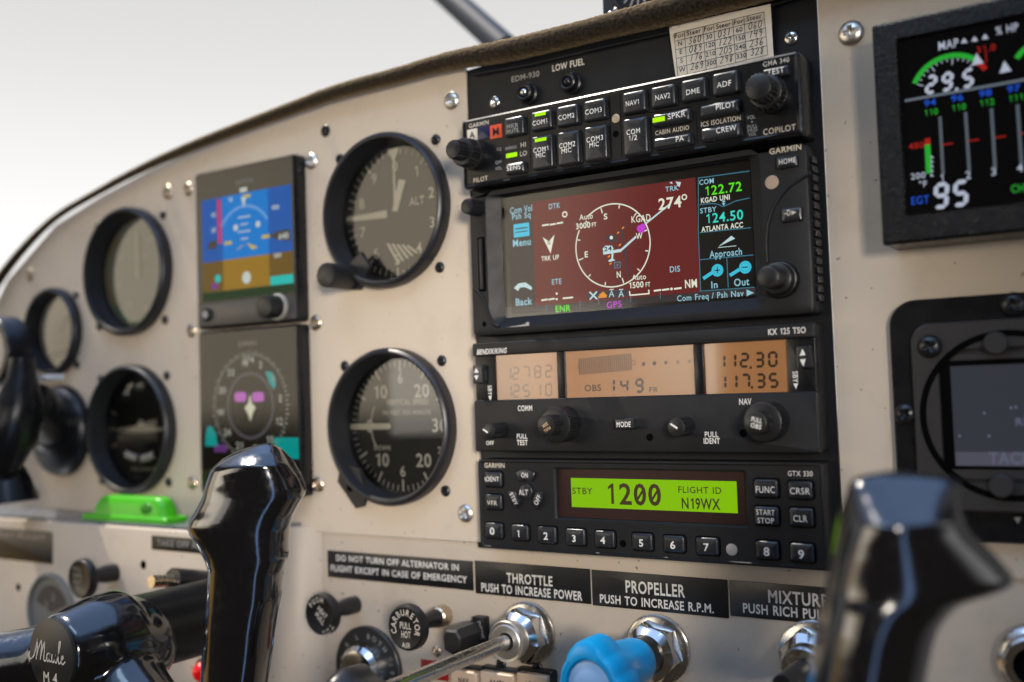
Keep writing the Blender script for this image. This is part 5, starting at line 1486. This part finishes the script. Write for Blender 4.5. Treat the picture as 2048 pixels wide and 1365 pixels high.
placard('black placard reading propeller above the blue knob', (1184, 1456, 1150, 1224), [('PROPELLER', 1250, 1369, 1190, 24), ('PUSH TO INCREASE R.P.M.', 1199, 1428, 1216, 17)], LPW)
placard('black placard reading mixture partly hidden by the right yoke', (1459, 1760, 1172, 1246), [('MIXTURE', 1535, 1655, 1210, 25), ('PUSH RICH PULL LEAN', 1485, 1722, 1236, 19)], LPW)
placard('black placard with one faded line at the far left lower corner', (-60, 104, 1058, 1120), [('FOR DAY FLIGHT', -40, 92, 1076, 9)], LB, lm=mat('pinkish_print', (.5, .36, .33), .5))
placard('small black placard behind the left control grip', (303, 460, 1077, 1106), [('TAKE OFF ALTITUDE', 314, 452, 1097, 12)], LB, lm=DIM)

# ================================================================== push-pull knobs, switches
def pull_knob(label, R, cxy, prot, w0, r, stem_r, rows=None, arc=None, collar=None, lm=CREAMP):
    u, v = R.at(*cxy, w0+prot)
    t = thing('pull_knob', label, 'knob', u, v, w0)
    W1 = w0+prot
    obj('stem', MB().lathe(u, v, [(stem_r*1.15, w0-.2), (stem_r*1.1, w0+prot*.3), (stem_r*.85, w0+prot*.5), (stem_r, W1-5)], 28), KNOB, t, 40)
    kd = obj('knob_head', MB().lathe(u, v, [(stem_r, W1-7), (r*.85, W1-5.6), (r, W1-4.2), (r, W1-1.2), (r*.96, W1-.3), (r*.88, W1), (r*.84, W1-.25)], 48), KNOB, t, 40)
    if collar: obj('collar', MB().lathe(u, v, [(collar, w0-.2), (collar, w0+6), (collar-1, w0+7)], 32), BRASSY, t)
    tm = MB()
    for s_, dx, dy, cap_, wd, ang in rows or ():
        tm.text(s_, u+dx, v+dy, W1-.15, cap_, width=wd, bold=1, ang=math.radians(ang))
    for s_, rr_q, a0, a1, cap_ in arc or (): tm.arctext(s_, u, v, rr_q, a0, a1, W1-.15, cap_)
    if tm.v: flat('lettering', tm, lm, kd)
    return t
pull_knob('black carburetor heat pull knob left of the throttle rod', A7, (915, 720), 30, LPW, 10.6, 3.9, [('PULL', 0, -.4, 3.0, 6.6, 0), ('HOT', .2, -4.4, 3.0, 5.6, 0), ('AIR', .2, -9.0, 2.4, 5.0, 0)], [('CARBURETOR', 5.6, 196, -16, 2.9)], 5.0)
pull_knob('black round pull knob with worn print beneath the alternator placard', A7, (290, 622), 26, LPW, 10.2, 3.9, [('HEAT', .8, .3, 2.5, 7.0, -40), ('PULL', -.9, -2.8, 2.5, 7.0, -40)], [('PUSH', 6.0, 145, 80, 2.6), ('OUT', 8.0, 285, 325, 2.4)])
pull_knob('black pull knob with four lines of print beside the left box placard', C7, (645, 525), 22, LB, 10.6, 4.4, [('PULL', -2, 4.2, 2.4, 7.6, 0), ('CABIN', -2, .8, 2.4, 8.6, 0), ('HEAT', -1.6, -2.6, 2.4, 8.0, 0), ('ON', -1, -6.2, 2.4, 5, 0)], lm=mat('faint_cream_print', (.28, .25, .2), .5))
# rotary selector with sticker
u, v = Z5.at(1040, 175, 20)
rs = thing('selector_knob', 'black pointer shaped rotary knob with white lettered sticker near the throttle nut', 'knob', u, v, LPW)
obj('skirt', MB().lathe(u, v, [(6.2, LPW-.2), (6.2, 2.5), (5.6, 3.2)], 36), KNOB, rs)
pts = [(u-5.4, v-4.5), (u-6, v+2), (u-4, v+5.6), (u+2.5, v+5.8), (u+5.2, v+2), (u+4.2, v-4.2), (u, v-7)]
obj('grip', MB().loft([[(u+(x-u)*k, v+(y-v)*k, w) for x, y in pts] for w, k in ((3, 1.0), (17, .98), (19.2, .9), (20, .75))]), mat('worn_black_knob', (.014, .013, .013), .5, bump=(900, .4)), rs, 30)
uq, vq = Z5.at(1240, 95, 4); tm = MB(); tm.text('DOME', uq+.3, vq+.5, 3.4, 2.3, width=8.2, ang=math.radians(-72), bold=1)
ps = obj('pointer_plate', MB().slab(uq, vq, 3.4, 6.6, .6, LPW, 3.3, .2), KNOB, rs); flat('lettering', tm, DIM, ps)
# ignition switch
u, v = A7.at(640, 1008, 3); u, v = A7.at(628, 1020, 2)
ig = thing('ignition_switch', 'round ignition switch with lettered black ring and bone coloured key', 'switch', u, v, LPW)
ro_ = (u_at(A7.ox+862*A7.k, v, 2)-u_at(A7.ox+395*A7.k, v, 2))/2
rg = obj('ring', MB().lathe(u, v, [(ro_, LPW-.1), (ro_, 1.0), (ro_-.4, 1.4), (ro_*.66, 1.5)], 56), mat('grey_black_ring', (.03, .03, .03), .3), ig)
tm = MB(); tm.arctext('OFF R L BOTH START', u, v, ro_*.72, 195, -42, 1.6, 2.5, 1.0); flat('lettering', tm, DIM, rg)
obj('barrel', MB().lathe(u, v, [(ro_*.62, 1.3), (ro_*.6, 7), (ro_*.5, 9.5), (ro_*.36, 10)], 44), CHROME, ig)
ku, kv = Z5.at(245, 470, 16)
obj('key', MB().lathe(ku, kv, [(5.4, 8), (5.6, 13), (5.3, 15), (4.2, 16.2), (2.6, 16.4), (2.2, 15.2)], 36), BONE, ig)

# panel small screws below the knobs
for px, py, m in ((871, 1304, BRASSY), (1000, 1330, BSCREW), (1073, 1337, BSCREW)):
    u, v = at(px, py, 0); screw(low, u, v, LPW, 2.7, m, h=.5)
# red sticker
c = Z5.box(795, 1010, 325, 470, LPW+.4)
rst = solo('warning_label', MB().slab(*c, .3, LPW-.1, LPW+.5, .1), REDP, 'dark red label under the rotary knob, mostly hidden by the rod', 'label')
# rocker switches
for i, (xa, xb, t, lb) in enumerate(((1128, 1235, 'NAV', 'ivory rocker switch partly hidden behind the polished throttle rod'), (1262, 1530, 'ANTI', 'ivory rocker switch lettered anti, in the middle of its row'), (1550, 1790, 'LDG', 'ivory rocker switch next to the blue propeller knob'))):
    c = Z5.box(xa, xb, 412 + (i*10), 700+i*10, 6)
    if i == 0: c = (c[0]-3.5, c[1], c[2]+3.5, c[3])
    sw = thing('rocker_switch', lb, 'switch', c[0], c[1], LPW, 'rocker switches in the row below the controls')
    obj('surround', frame(MB(), (c[0], c[1], c[2]+1.2, c[3]+1.5, .8), (c[0], c[1], c[2]+.15, c[3]+.3, .5), LPW-.1, 3.4, .4, 1.0), KNOB, sw)
    rk = obj('rocker', MB().loft([[(x, y, w) for x, y in rrect(c[0], c[1], c[2]-k, c[3]-k, .8, 3)] for w, k in ((0, 0), (5.6, 0), (6.2, .5))]), IVORY, sw)
    tm = MB(); tm.text(t, c[0], c[1]+c[3]-5.6, 6.3, 2.5, width=8 if len(t) > 3 else 6, bold=1); flat('lettering', tm, INK, rk)

# engine controls: hex nut, collar, rod
def hexnut(t, u, v, af, w0):
    obj('washer', MB().lathe(u, v, [(af*.66, w0-.1), (af*.66, w0+1.6), (af*.60, w0+2.4)], 44), STEEL, t)
    R_ = af/math.sqrt(3)
    n = 48
    def hexr(a):
        a = (math.degrees(a)+14) % 60-30
        return af/2/math.cos(math.radians(a))
    loops = []
    for w, kf, kc in ((w0+2.3, 0, .985), (w0+3.0, 0, 1), (w0+9.0, 0, 1), (w0+10.6, .55, 1), (w0+12.0, 1, .90), (w0+13.4, 1, .78)):
        l = []
        for i in range(n):
            a = 2*math.pi*i/n
            r = hexr(a)*(1-kf)+min(hexr(a), af*.5*1.0)*kf
            l.append((u+r*kc*math.cos(a), v+r*kc*math.sin(a), w))
        loops.append(l)
    obj('hex_nut', MB().loft(loops), CHROME, t, 25)
u, v = Z5.at(1425, 190, 22)
th = thing('throttle_control', 'throttle control with hex nut, pale collar and long polished steel rod', 'engine control', u, v, LPW)
hexnut(th, u, v, 21.5, LPW)
obj('collar', MB().lathe(u, v, [(7.8, 11.5), (7.8, 15.5), (9.0, 16.2), (9.2, 17.8), (8.8, 18.6), (7.6, 18.2), (7.0, 18.6), (4.2, 18.6), (3.8, 18.0), (3.8, 12)], 48, True, False), mat('pale_aluminium', (.66, .62, .56), .36, .9), th, 30)
obj('rod', MB().lathe(u, v, [(3.25, 5), (3.25, 118)], 32), STEEL, th)
kb_ = MB(); n_ = 72
loops = []
for w, r in ((107, 4), (108, 8), (111, 11.5), (122, 12.3), (128, 10), (131, 7)):
    loops.append([(u+r*(1+.10*math.cos(5*2*math.pi*i/n_-2.2))*math.cos(2*math.pi*i/n_), v+r*(1+.10*math.cos(5*2*math.pi*i/n_-2.2))*math.sin(2*math.pi*i/n_), w) for i in range(n_)])
obj('knob', kb_.loft(loops), KNOB, th, 50)
u, v = A8.at(760, 700, 12)
pc = thing('propeller_control', 'propeller control with hex nut and lobed bright blue knob', 'engine control', u, v, LPW)
hexnut(pc, u, v, 22, LPW)
obj('boot', MB().lathe(u, v, [(7.8, 12), (7.8, 20), (7, 21)], 36), KNOB, pc)
loops = []
def lobe(r, w, k): return [(u+r*(1+k*max(-.6, math.cos(3*2*math.pi*i/96+1.1)))*math.cos(2*math.pi*i/96), v+r*(1+k*max(-.6, math.cos(3*2*math.pi*i/96+1.1)))*math.sin(2*math.pi*i/96), w) for i in range(96)]
for r, w, k in ((8.0, 19.5, 0), (8.9, 20.2, 0), (9.5, 22, .0), (9.6, 27, .0), (9.7, 29, .07), (9.9, 40, .08), (12.6, 44, .11), (14.4, 46.5, .14), (14.4, 57, .14), (13.8, 59.4, .14), (12.2, 60.6, .1), (9.8, 60.6, .03), (9.4, 58.8, .0)):
    loops.append(lobe(r, w, k))
obj('knob', MB().loft(loops), BLUE, pc, 40)
obj('knob_cap', MB().lathe(u, v, [(9.3, 58.4), (8.8, 59.6), (5, 60.8)], 40), BLUE_PALE, pc)
u, v = A8.at(1790, 790, 18)
mc = thing('mixture_control', 'mixture control hex nut and shaft half hidden behind the right yoke', 'engine control', u, v, LPW)
hexnut(mc, u, v, 22, LPW)
obj('collar', MB().lathe(u, v, [(8.2, 11.5), (8.2, 17), (7.4, 18), (4, 18), (3.7, 17)], 44), STEEL, mc)
obj('shaft', MB().lathe(u, v, [(3.6, 12), (3.6, 24), (3.4, 40)], 28), KNOB, mc)
u, v = C3.at(1320, 1270, 6)
jk = thing('panel_jack', 'round chrome ringed socket low at the right edge of the frame', 'socket', u, v, LPW)
obj('ring', MB().lathe(u, v, [(13.2, LPW-.1), (13.2, 2), (12.4, 3.2), (10.6, 4.2), (10.2, 7.5), (9.2, 8.4), (6.6, 8.4), (6.2, 6)], 56, True, False), STEEL, jk, 30)
obj('bore', MB().disc(u, v, 6.3, 6.1, 32), HOLE, jk, recalc=False)

# ================================================================== left box: gauge, knob, lamps, clip
u, v = C7.at(400, 800, LB+2)
ga = thing('suction_gauge', 'grey round gauge partly hidden behind the left yoke hub', 'gauge', u, v, LB)
obj('bezel', MB().lathe(u, v, [(23, LB-.2), (23, LB+2), (21.5, LB+2.6), (20.5, LB+1.4), (20.5, LB+.3)], 56, True, True), GREYB, ga)
tm = MB(); tm.poly([(u, v)]+[(u+16*math.cos(math.radians(a)), v+16*math.sin(math.radians(a))) for a in range(20, 170, 10)], LB+.5); gd = flat('dial', tm, mat('gauge_sector', (.06, .055, .055), .5), ga)
tm = MB(); tm.text('2', u+2, v+7, LB+.6, 4, bold=1); tm.text('3', u-5, v+2, LB+.6, 4, bold=1); flat('dial_marking', tm, DIM, gd)
u, v = C7.at(1440, 545, LB+30)
pk = thing('tapered_knob', 'black tapered knob with a pale metal tip above the left yoke column', 'knob', *C7.at(1660, 560, LB), LB)
bu, bv = C7.at(1700, 545, LB)
tip = C7.at(1230, 545, LB+34)
obj('body', MB().tube([(bu, bv, LB-.2), (bu+(tip[0]-bu)*.55, bv+(tip[1]-bv)*.72, LB+22)], [5.5, 6.4], 24), KNOB, pk)
obj('tip', MB().tube([(bu+(tip[0]-bu)*.55, bv+(tip[1]-bv)*.72, LB+22), (*tip, LB+34)], [2.9, 3.2], 20), BRASSY, pk)
for (px, py), r, lb in (((402, 1345), 5.2, 'red lens lamp low beside the left control grip'), ((392, 1272), 4.0, 'red lens lamp half hidden by the left yoke column')):
    u, v = at(px, py, LB+3)
    rl = thing('warning_lamp', lb, 'lamp', u, v, LB)
    obj('lens', MB().ball((u, v, LB+2), r, 14), REDL, rl); obj('collar', MB().lathe(u, v, [(r+1.6, LB-.1), (r+1.6, LB+1.6), (r+.6, LB+2.2)], 32), KNOB, rl)
u, v = at(552, 1222, 0)
rg2 = thing('panel_socket', 'dark rimmed round socket just behind the left control grip', 'socket', u, v, LPW)
# it sits on the slanted return of the box
obj('rim', MB().lathe(u, v, [(10.5, -1), (10.5, 3.6), (9.2, 4.6), (7.6, 4.0), (7.0, 1)], 44), KNOB, rg2); flat('bore', MB().disc(u, v, 7.2, 1.2, 32), STEEL, rg2)

# green clip on the ledge
gu, gv = A6.at(860, 262, 12)
gt = thing('plastic_clip', 'bright lime green plastic clip lying on the ledge under the turn coordinator', 'clip', gu, LE, 12)
CWF = 24
ul, ur = u_at(A6.ox+595*A6.k, LE, CWF), u_at(A6.ox+1135*A6.k, LE, CWF)
gu = (ul+ur)/2; hw = (ur-ul)/2
mb = MB()
mb.loft([[(x, LE+1.5+y, w) for x, w in rrect(gu, CWF, hw-i, 8-i, 2, 4)] for y, i in ((.1, 0), (2.4, 0), (3.2, .7))]); obj('flange', mb, GREEN, gt)
mb = MB()
hb2 = hw*.86
mb.loft([[(x+sk, LE+1.5+y, w) for x, w in rrect(gu+hw*.02, CWF-.5, hb2-i, 6.8-i*.4, 5.5, 7)] for y, i, sk in ((3.0, 0, 0), (5.5, .5, 0), (9.0, 2.0, .3), (11.8, 3.8, .8), (13.2, 6, 1.2), (13.7, 9, 1.6))]); bb = obj('grip', mb, GREEN, gt, 40)
mb = MB().ball((gu+hw*.50, LE+8.8, CWF+5.2), 4.2, 12, (1.35, .85, .35)); obj('recess', mb, mat('deep_green', (.02, .22, .004), .5), gt)

# far-left suction mount holding a small device
sm = thing('suction_mount', 'black ball-jointed mount holding a round rimmed device at the far left', 'mount', *C5.at(290, 880, 5), 0)
u, v = C5.at(300, 880, 6)
rv = abs(C5.at(300, 630, 6)[1]-C5.at(300, 1130, 6)[1])/2
obj('suction_cup', MB().lathe(u, v, [(rv, -.1), (rv, 3), (rv*.95, 6), (rv*.8, 9), (rv*.5, 13), (rv*.35, 20)], 56), PLAST2, sm, 50)
b1 = C5.at(190, 740, 36); obj('ball_joint', MB().ball((*b1, 36), 13.5, 18), KNOB, sm, 60)
b2 = C5.at(60, 760, 58)
obj('arm', MB().tube([(*C5.at(120, 480, 52), 52), (*C5.at(120, 600, 52), 52), (*C5.at(110, 720, 54), 54), (*C5.at(60, 900, 56), 56), (*C5.at(20, 1080, 56), 56)], [7, 8.5, 13, 15, 9], 20), PLAST2, sm, 60)
obj('clamp', MB().tube([(*C5.at(20, 1000, 50), 50), (*C5.at(40, 1150, 50), 50), (*C5.at(50, 1275, 50), 50)], [7, 13, 17], 16), PLAST2, sm, 60)
obj('neck', MB().tube([(*b1, 36), (*C5.at(255, 830, 16), 14)], [11, 15], 20), KNOB, sm, 60)
u, v = C5.at(-55, 445, 54); rr_q = abs(C5.at(-55, 255, 54)[1]-C5.at(-55, 640, 54)[1])/2
rim_ = obj('device_rim', MB().lathe(u, v, [(rr_q, 40), (rr_q, 53), (rr_q-1.5, 55), (rr_q-5, 55), (rr_q-6, 53)], 56), PLAST2, sm, 40)
flat('device_face', MB().disc(u, v, rr_q-5.6, 54, 48), mat('pale_device_face', (.50, .43, .35), .4), sm)
c = C5.box(172, 268, 575, 605, 40); obj('clip_tab', MB().slab(*c, .4, 30, 40.5, .3), mat('pale_tab', (.55, .56, .60), .4), sm)

# ================================================================== control yokes (gloss black)
def remesh_obj(name, mb, m, parent, voxel=1.3, smooth=6):
    me = bpy.data.meshes.new('tmp'); me.from_pydata([tuple(loc3(*p)) for p in mb.v], [], mb.f)
    bm = bmesh.new(); bm.from_mesh(me); bmesh.ops.recalc_face_normals(bm, faces=bm.faces); bm.to_mesh(me); bm.free()
    o = bpy.data.objects.new('tmp', me); COL.objects.link(o)
    a = o.modifiers.new('r', 'REMESH'); a.mode = 'VOXEL'; a.voxel_size = voxel*S
    b = o.modifiers.new('s', 'SMOOTH'); b.factor = .5; b.iterations = smooth
    bpy.context.view_layer.update()
    ev = o.evaluated_get(bpy.context.evaluated_depsgraph_get())
    nm = bpy.data.meshes.new_from_object(ev)
    bpy.data.objects.remove(o); bpy.data.meshes.remove(me)
    nm.name = name
    nm.transform(Matrix.Translation(-root_of(parent).location))
    nm.polygons.foreach_set('use_smooth', [True]*len(nm.polygons))
    nm.materials.clear(); nm.materials.append(m)
    q = bpy.data.objects.new(name, nm); COL.objects.link(q); q.parent = parent
    return q
def interp(tab, y):
    if y <= tab[0][0]: return tab[0][1]
    for (a, xa), (b, xb) in zip(tab, tab[1:]):
        if y <= b: return xa+(xb-xa)*(y-a)/(b-a)
    (a, xa), (b, xb) = tab[-2:]
    return xb+(xb-xa)*(y-b)/(b-a)
RV, DV, FV = [Vector(c) for c in CM]      # camera axes in x, y, z
def grip_loft(R, left, right, y0, y1, step, depth, thick, section, front_ramp, tilt=0.0, smooth=5):
    """a grip grown row by row from its outline; each row is a closed rounded section with real thickness"""
    ys = []; y = y0
    while y <= y1: ys.append(y); y += step
    xl = [interp(left, y) for y in ys]; xr = [interp(right, y) for y in ys]
    for _ in range(smooth):
        xl = [xl[0]]+[(xl[i-1]+2*xl[i]+xl[i+1])/4 for i in range(1, len(xl)-1)]+[xl[-1]]
        xr = [xr[0]]+[(xr[i-1]+2*xr[i]+xr[i+1])/4 for i in range(1, len(xr)-1)]+[xr[-1]]
    sec = [Vector(q) for q in section]
    right_h = Vector((RV.x, RV.y, 0)).normalized()
    out_h = -Vector((FV.x, FV.y, 0)).normalized()
    loops = []
    for y, a, b in zip(ys, xl, xr):
        dep = depth+tilt*(y-y0)
        px, py = R.p((a+b)/2, y)
        d = ray(px, py); c = Vector(CPOS)+Vector(d)*dep
        hw_ = max((b-a)/2*R.k*dep/FPX, .3)
        th_ = thick*min(1, .25+hw_/14)
        fr = front_ramp(y)
        l = []
        for q in sec:
            P = c+right_h*(q.x*hw_)+out_h*(q.y*th_*(fr if q.y > 0 else max(fr, .55)))
            l.append((P.x, P.z, -P.y))
        loops.append(l)
    return MB().loft(loops)
def section(px_, py_, skew, back=.9, n=48):
    out = []
    for i in range(n):
        t = 2*math.pi*i/n
        c, d = math.cos(t), math.sin(t)
        x = math.copysign(abs(c)**px_, c); y = math.copysign(abs(d)**py_, d)*(1 if d > 0 else back)
        out.append((x, y+skew*x*max(y, 0)))
    return out[::-1]
SECT = section(.80, .95, .30)
cyk = thing('control_yoke', 'glossy black pilot control yoke with round emblem hub and tall curved grip', 'control yoke', *atd3(120, 1340, 455))
gl_left = [(74, 500), (84, 440), (105, 380), (130, 325), (155, 280), (210, 218), (290, 192), (360, 176), (430, 140), (480, 106), (520, 96), (560, 110), (620, 150), (690, 190), (750, 210), (850, 205), (950, 195), (1060, 185), (1200, 178), (1365, 170), (1560, 160)]
gl_right = [(74, 540), (84, 572), (105, 602), (170, 660), (250, 710), (320, 736), (360, 730), (400, 702), (460, 666), (530, 646), (600, 640), (690, 638), (730, 622), (760, 612), (830, 606), (900, 600), (980, 582), (1080, 566), (1180, 556), (1280, 541), (1365, 526), (1560, 498)]
gm = grip_loft(C8, gl_left, gl_right, 74, 1560, 9, 414, 14.5, SECT, lambda y: min(1, .25+.75*max(0, (y-74))/110), smooth=2)
obj('grip', gm, GLOSS, cyk, 60)
# hub, column and arms fused into one casting
hubc = atd3(104, 1312, 430)
hu, hv, hw0 = hubc
mb = MB()
def capsule(mb, a, b, ra, rb, n=18):
    a, b = Vector(a), Vector(b)
    mb.tube([a+(b-a)*t for t in (0, .25, .5, .75, 1)], [ra+(rb-ra)*t for t in (0, .25, .5, .75, 1)], n)
    mb.ball(tuple(a), ra, 10); mb.ball(tuple(b), rb, 10)
mb.lathe(hu, hv, [(22, hw0-34), (20.5, hw0-18), (18, hw0-8), (16.6, hw0-3), (15.6, hw0-.8), (14.8, hw0)], 48)
for p_, r_ in (((hu-6, hv-6, hw0-27), 20), ((hu-22, hv-9, hw0-28), 17.5), ((hu+6, hv-16, hw0-26), 20), ((hu+18, hv-26, hw0-26), 18), ((hu, hv-4, hw0-36), 22)):
    mb.ball(p_, r_, 14)
capsule(mb, (hu-4, hv-6, hw0-28), atd3(-130, 1360, 452), 18, 15)
capsule(mb, (hu+4, hv-14, hw0-26), atd3(330, 1490, 428), 19, 17)
capsule(mb, atd3(330, 1490, 428), atd3(455, 1520, 414), 17, 18)
capsule(mb, (hu, hv-22, hw0-26), atd3(60, 1520, 448), 19, 19)
hub = remesh_obj('hub', mb, GLOSS, cyk, 1.2, 40)
obj('column', MB().lathe(hu, hv, [(9, 38), (13, 39), (15.6, 42), (16.8, 47), (17.2, 56), (17.2, hw0-40), (19, hw0-32)], 56), mat('satin_black_column', (.004, .004, .0045), .34, spec=.3, rvar=.06, vscale=60), cyk, 60)
em_ = obj('emblem_disc', MB().lathe(hu, hv, [(15.4, hw0-1.2), (15.4, hw0+.25), (14.9, hw0+.55)], 56), mat('emblem_black', (.018, .017, .017), .42, bump=(1500, .1)), hub)
# script lettering drawn as pen strokes
tm = MB(); W_ = hw0+.7
def script(strokes, x0, y0, k):
    for st in strokes:
        P = [Vector(p) for p in st]; out = []
        for i in range(len(P)-1):
            p0, p1, p2, p3 = P[max(i-1, 0)], P[i], P[i+1], P[min(i+2, len(P)-1)]
            for j in range(5):
                t = j/5; out.append(.5*((2*p1)+(p2-p0)*t+(2*p0-5*p1+4*p2-p3)*t*t+(3*p1-p0-3*p2+p3)*t**3))
        out.append(P[-1])
        tm.stroke([(x0+p.x*k, y0+p.y*k) for p in out], .62, W_+random.uniform(0, .02))
script([[(-1.0, .9), (-1.3, .3), (-.9, .0), (-.2, .5), (.3, 1.7), (.55, 2.4), (.45, 1.2), (.25, .05)], [(.3, .4), (.8, 1.5), (1.35, 2.35), (1.3, 1.2), (1.05, .1)], [(1.15, .5), (1.5, 1.4), (1.95, 2.2), (1.9, 1.2), (1.75, .3), (2.0, .05), (2.35, .35)],
        [(2.95, 1.0), (2.5, .95), (2.35, .4), (2.6, .05), (2.95, .6), (3.0, 1.0), (2.9, .25), (3.15, .08), (3.4, .5)], [(3.45, 1.0), (3.35, .3), (3.6, .05), (3.95, .5), (4.05, 1.0), (3.95, .25), (4.2, .08), (4.45, .5)],
        [(4.4, .4), (4.8, 1.5), (5.1, 2.5), (4.85, 2.4), (4.65, 1.2), (4.65, .2), (4.9, .08), (5.2, .45)], [(5.15, .45), (5.55, .75), (5.5, 1.0), (5.25, .8), (5.2, .25), (5.5, .05), (5.95, .4)]], hu-11.0, hv-2.6, 3.55)
tm.text('M 4', hu-.5, hv-11.0, W_, 4.2, width=10.0, bold=1)
flat('lettering', tm, CREAMP, em_)

cy2 = thing('control_yoke', 'blurred glossy black copilot yoke horn in the right foreground', 'control yoke', *atd3(1800, 1340, 300))
rl_t = [(128, 420), (140, 300), (165, 242), (240, 222), (330, 200), (600, 140), (850, 92), (1000, 60), (1200, 28), (1400, -5), (1600, -40)]
rr_t = [(128, 520), (140, 720), (165, 850), (210, 884), (330, 866), (430, 885), (480, 920), (540, 985), (640, 1082), (740, 1168), (785, 1184), (815, 1150), (840, 1040), (862, 930), (890, 862), (960, 782), (1030, 728), (1130, 694), (1300, 662), (1400, 642), (1600, 600)]
SECT2 = section(.85, .85, -.25)
g2m = grip_loft(C3, rl_t, rr_t, 128, 1600, 12, 272, 16, SECT2, lambda y: min(1, .10+.9*max(0, (y-128))/270), smooth=6)
obj('grip', g2m, GLOSS, cy2, 60)
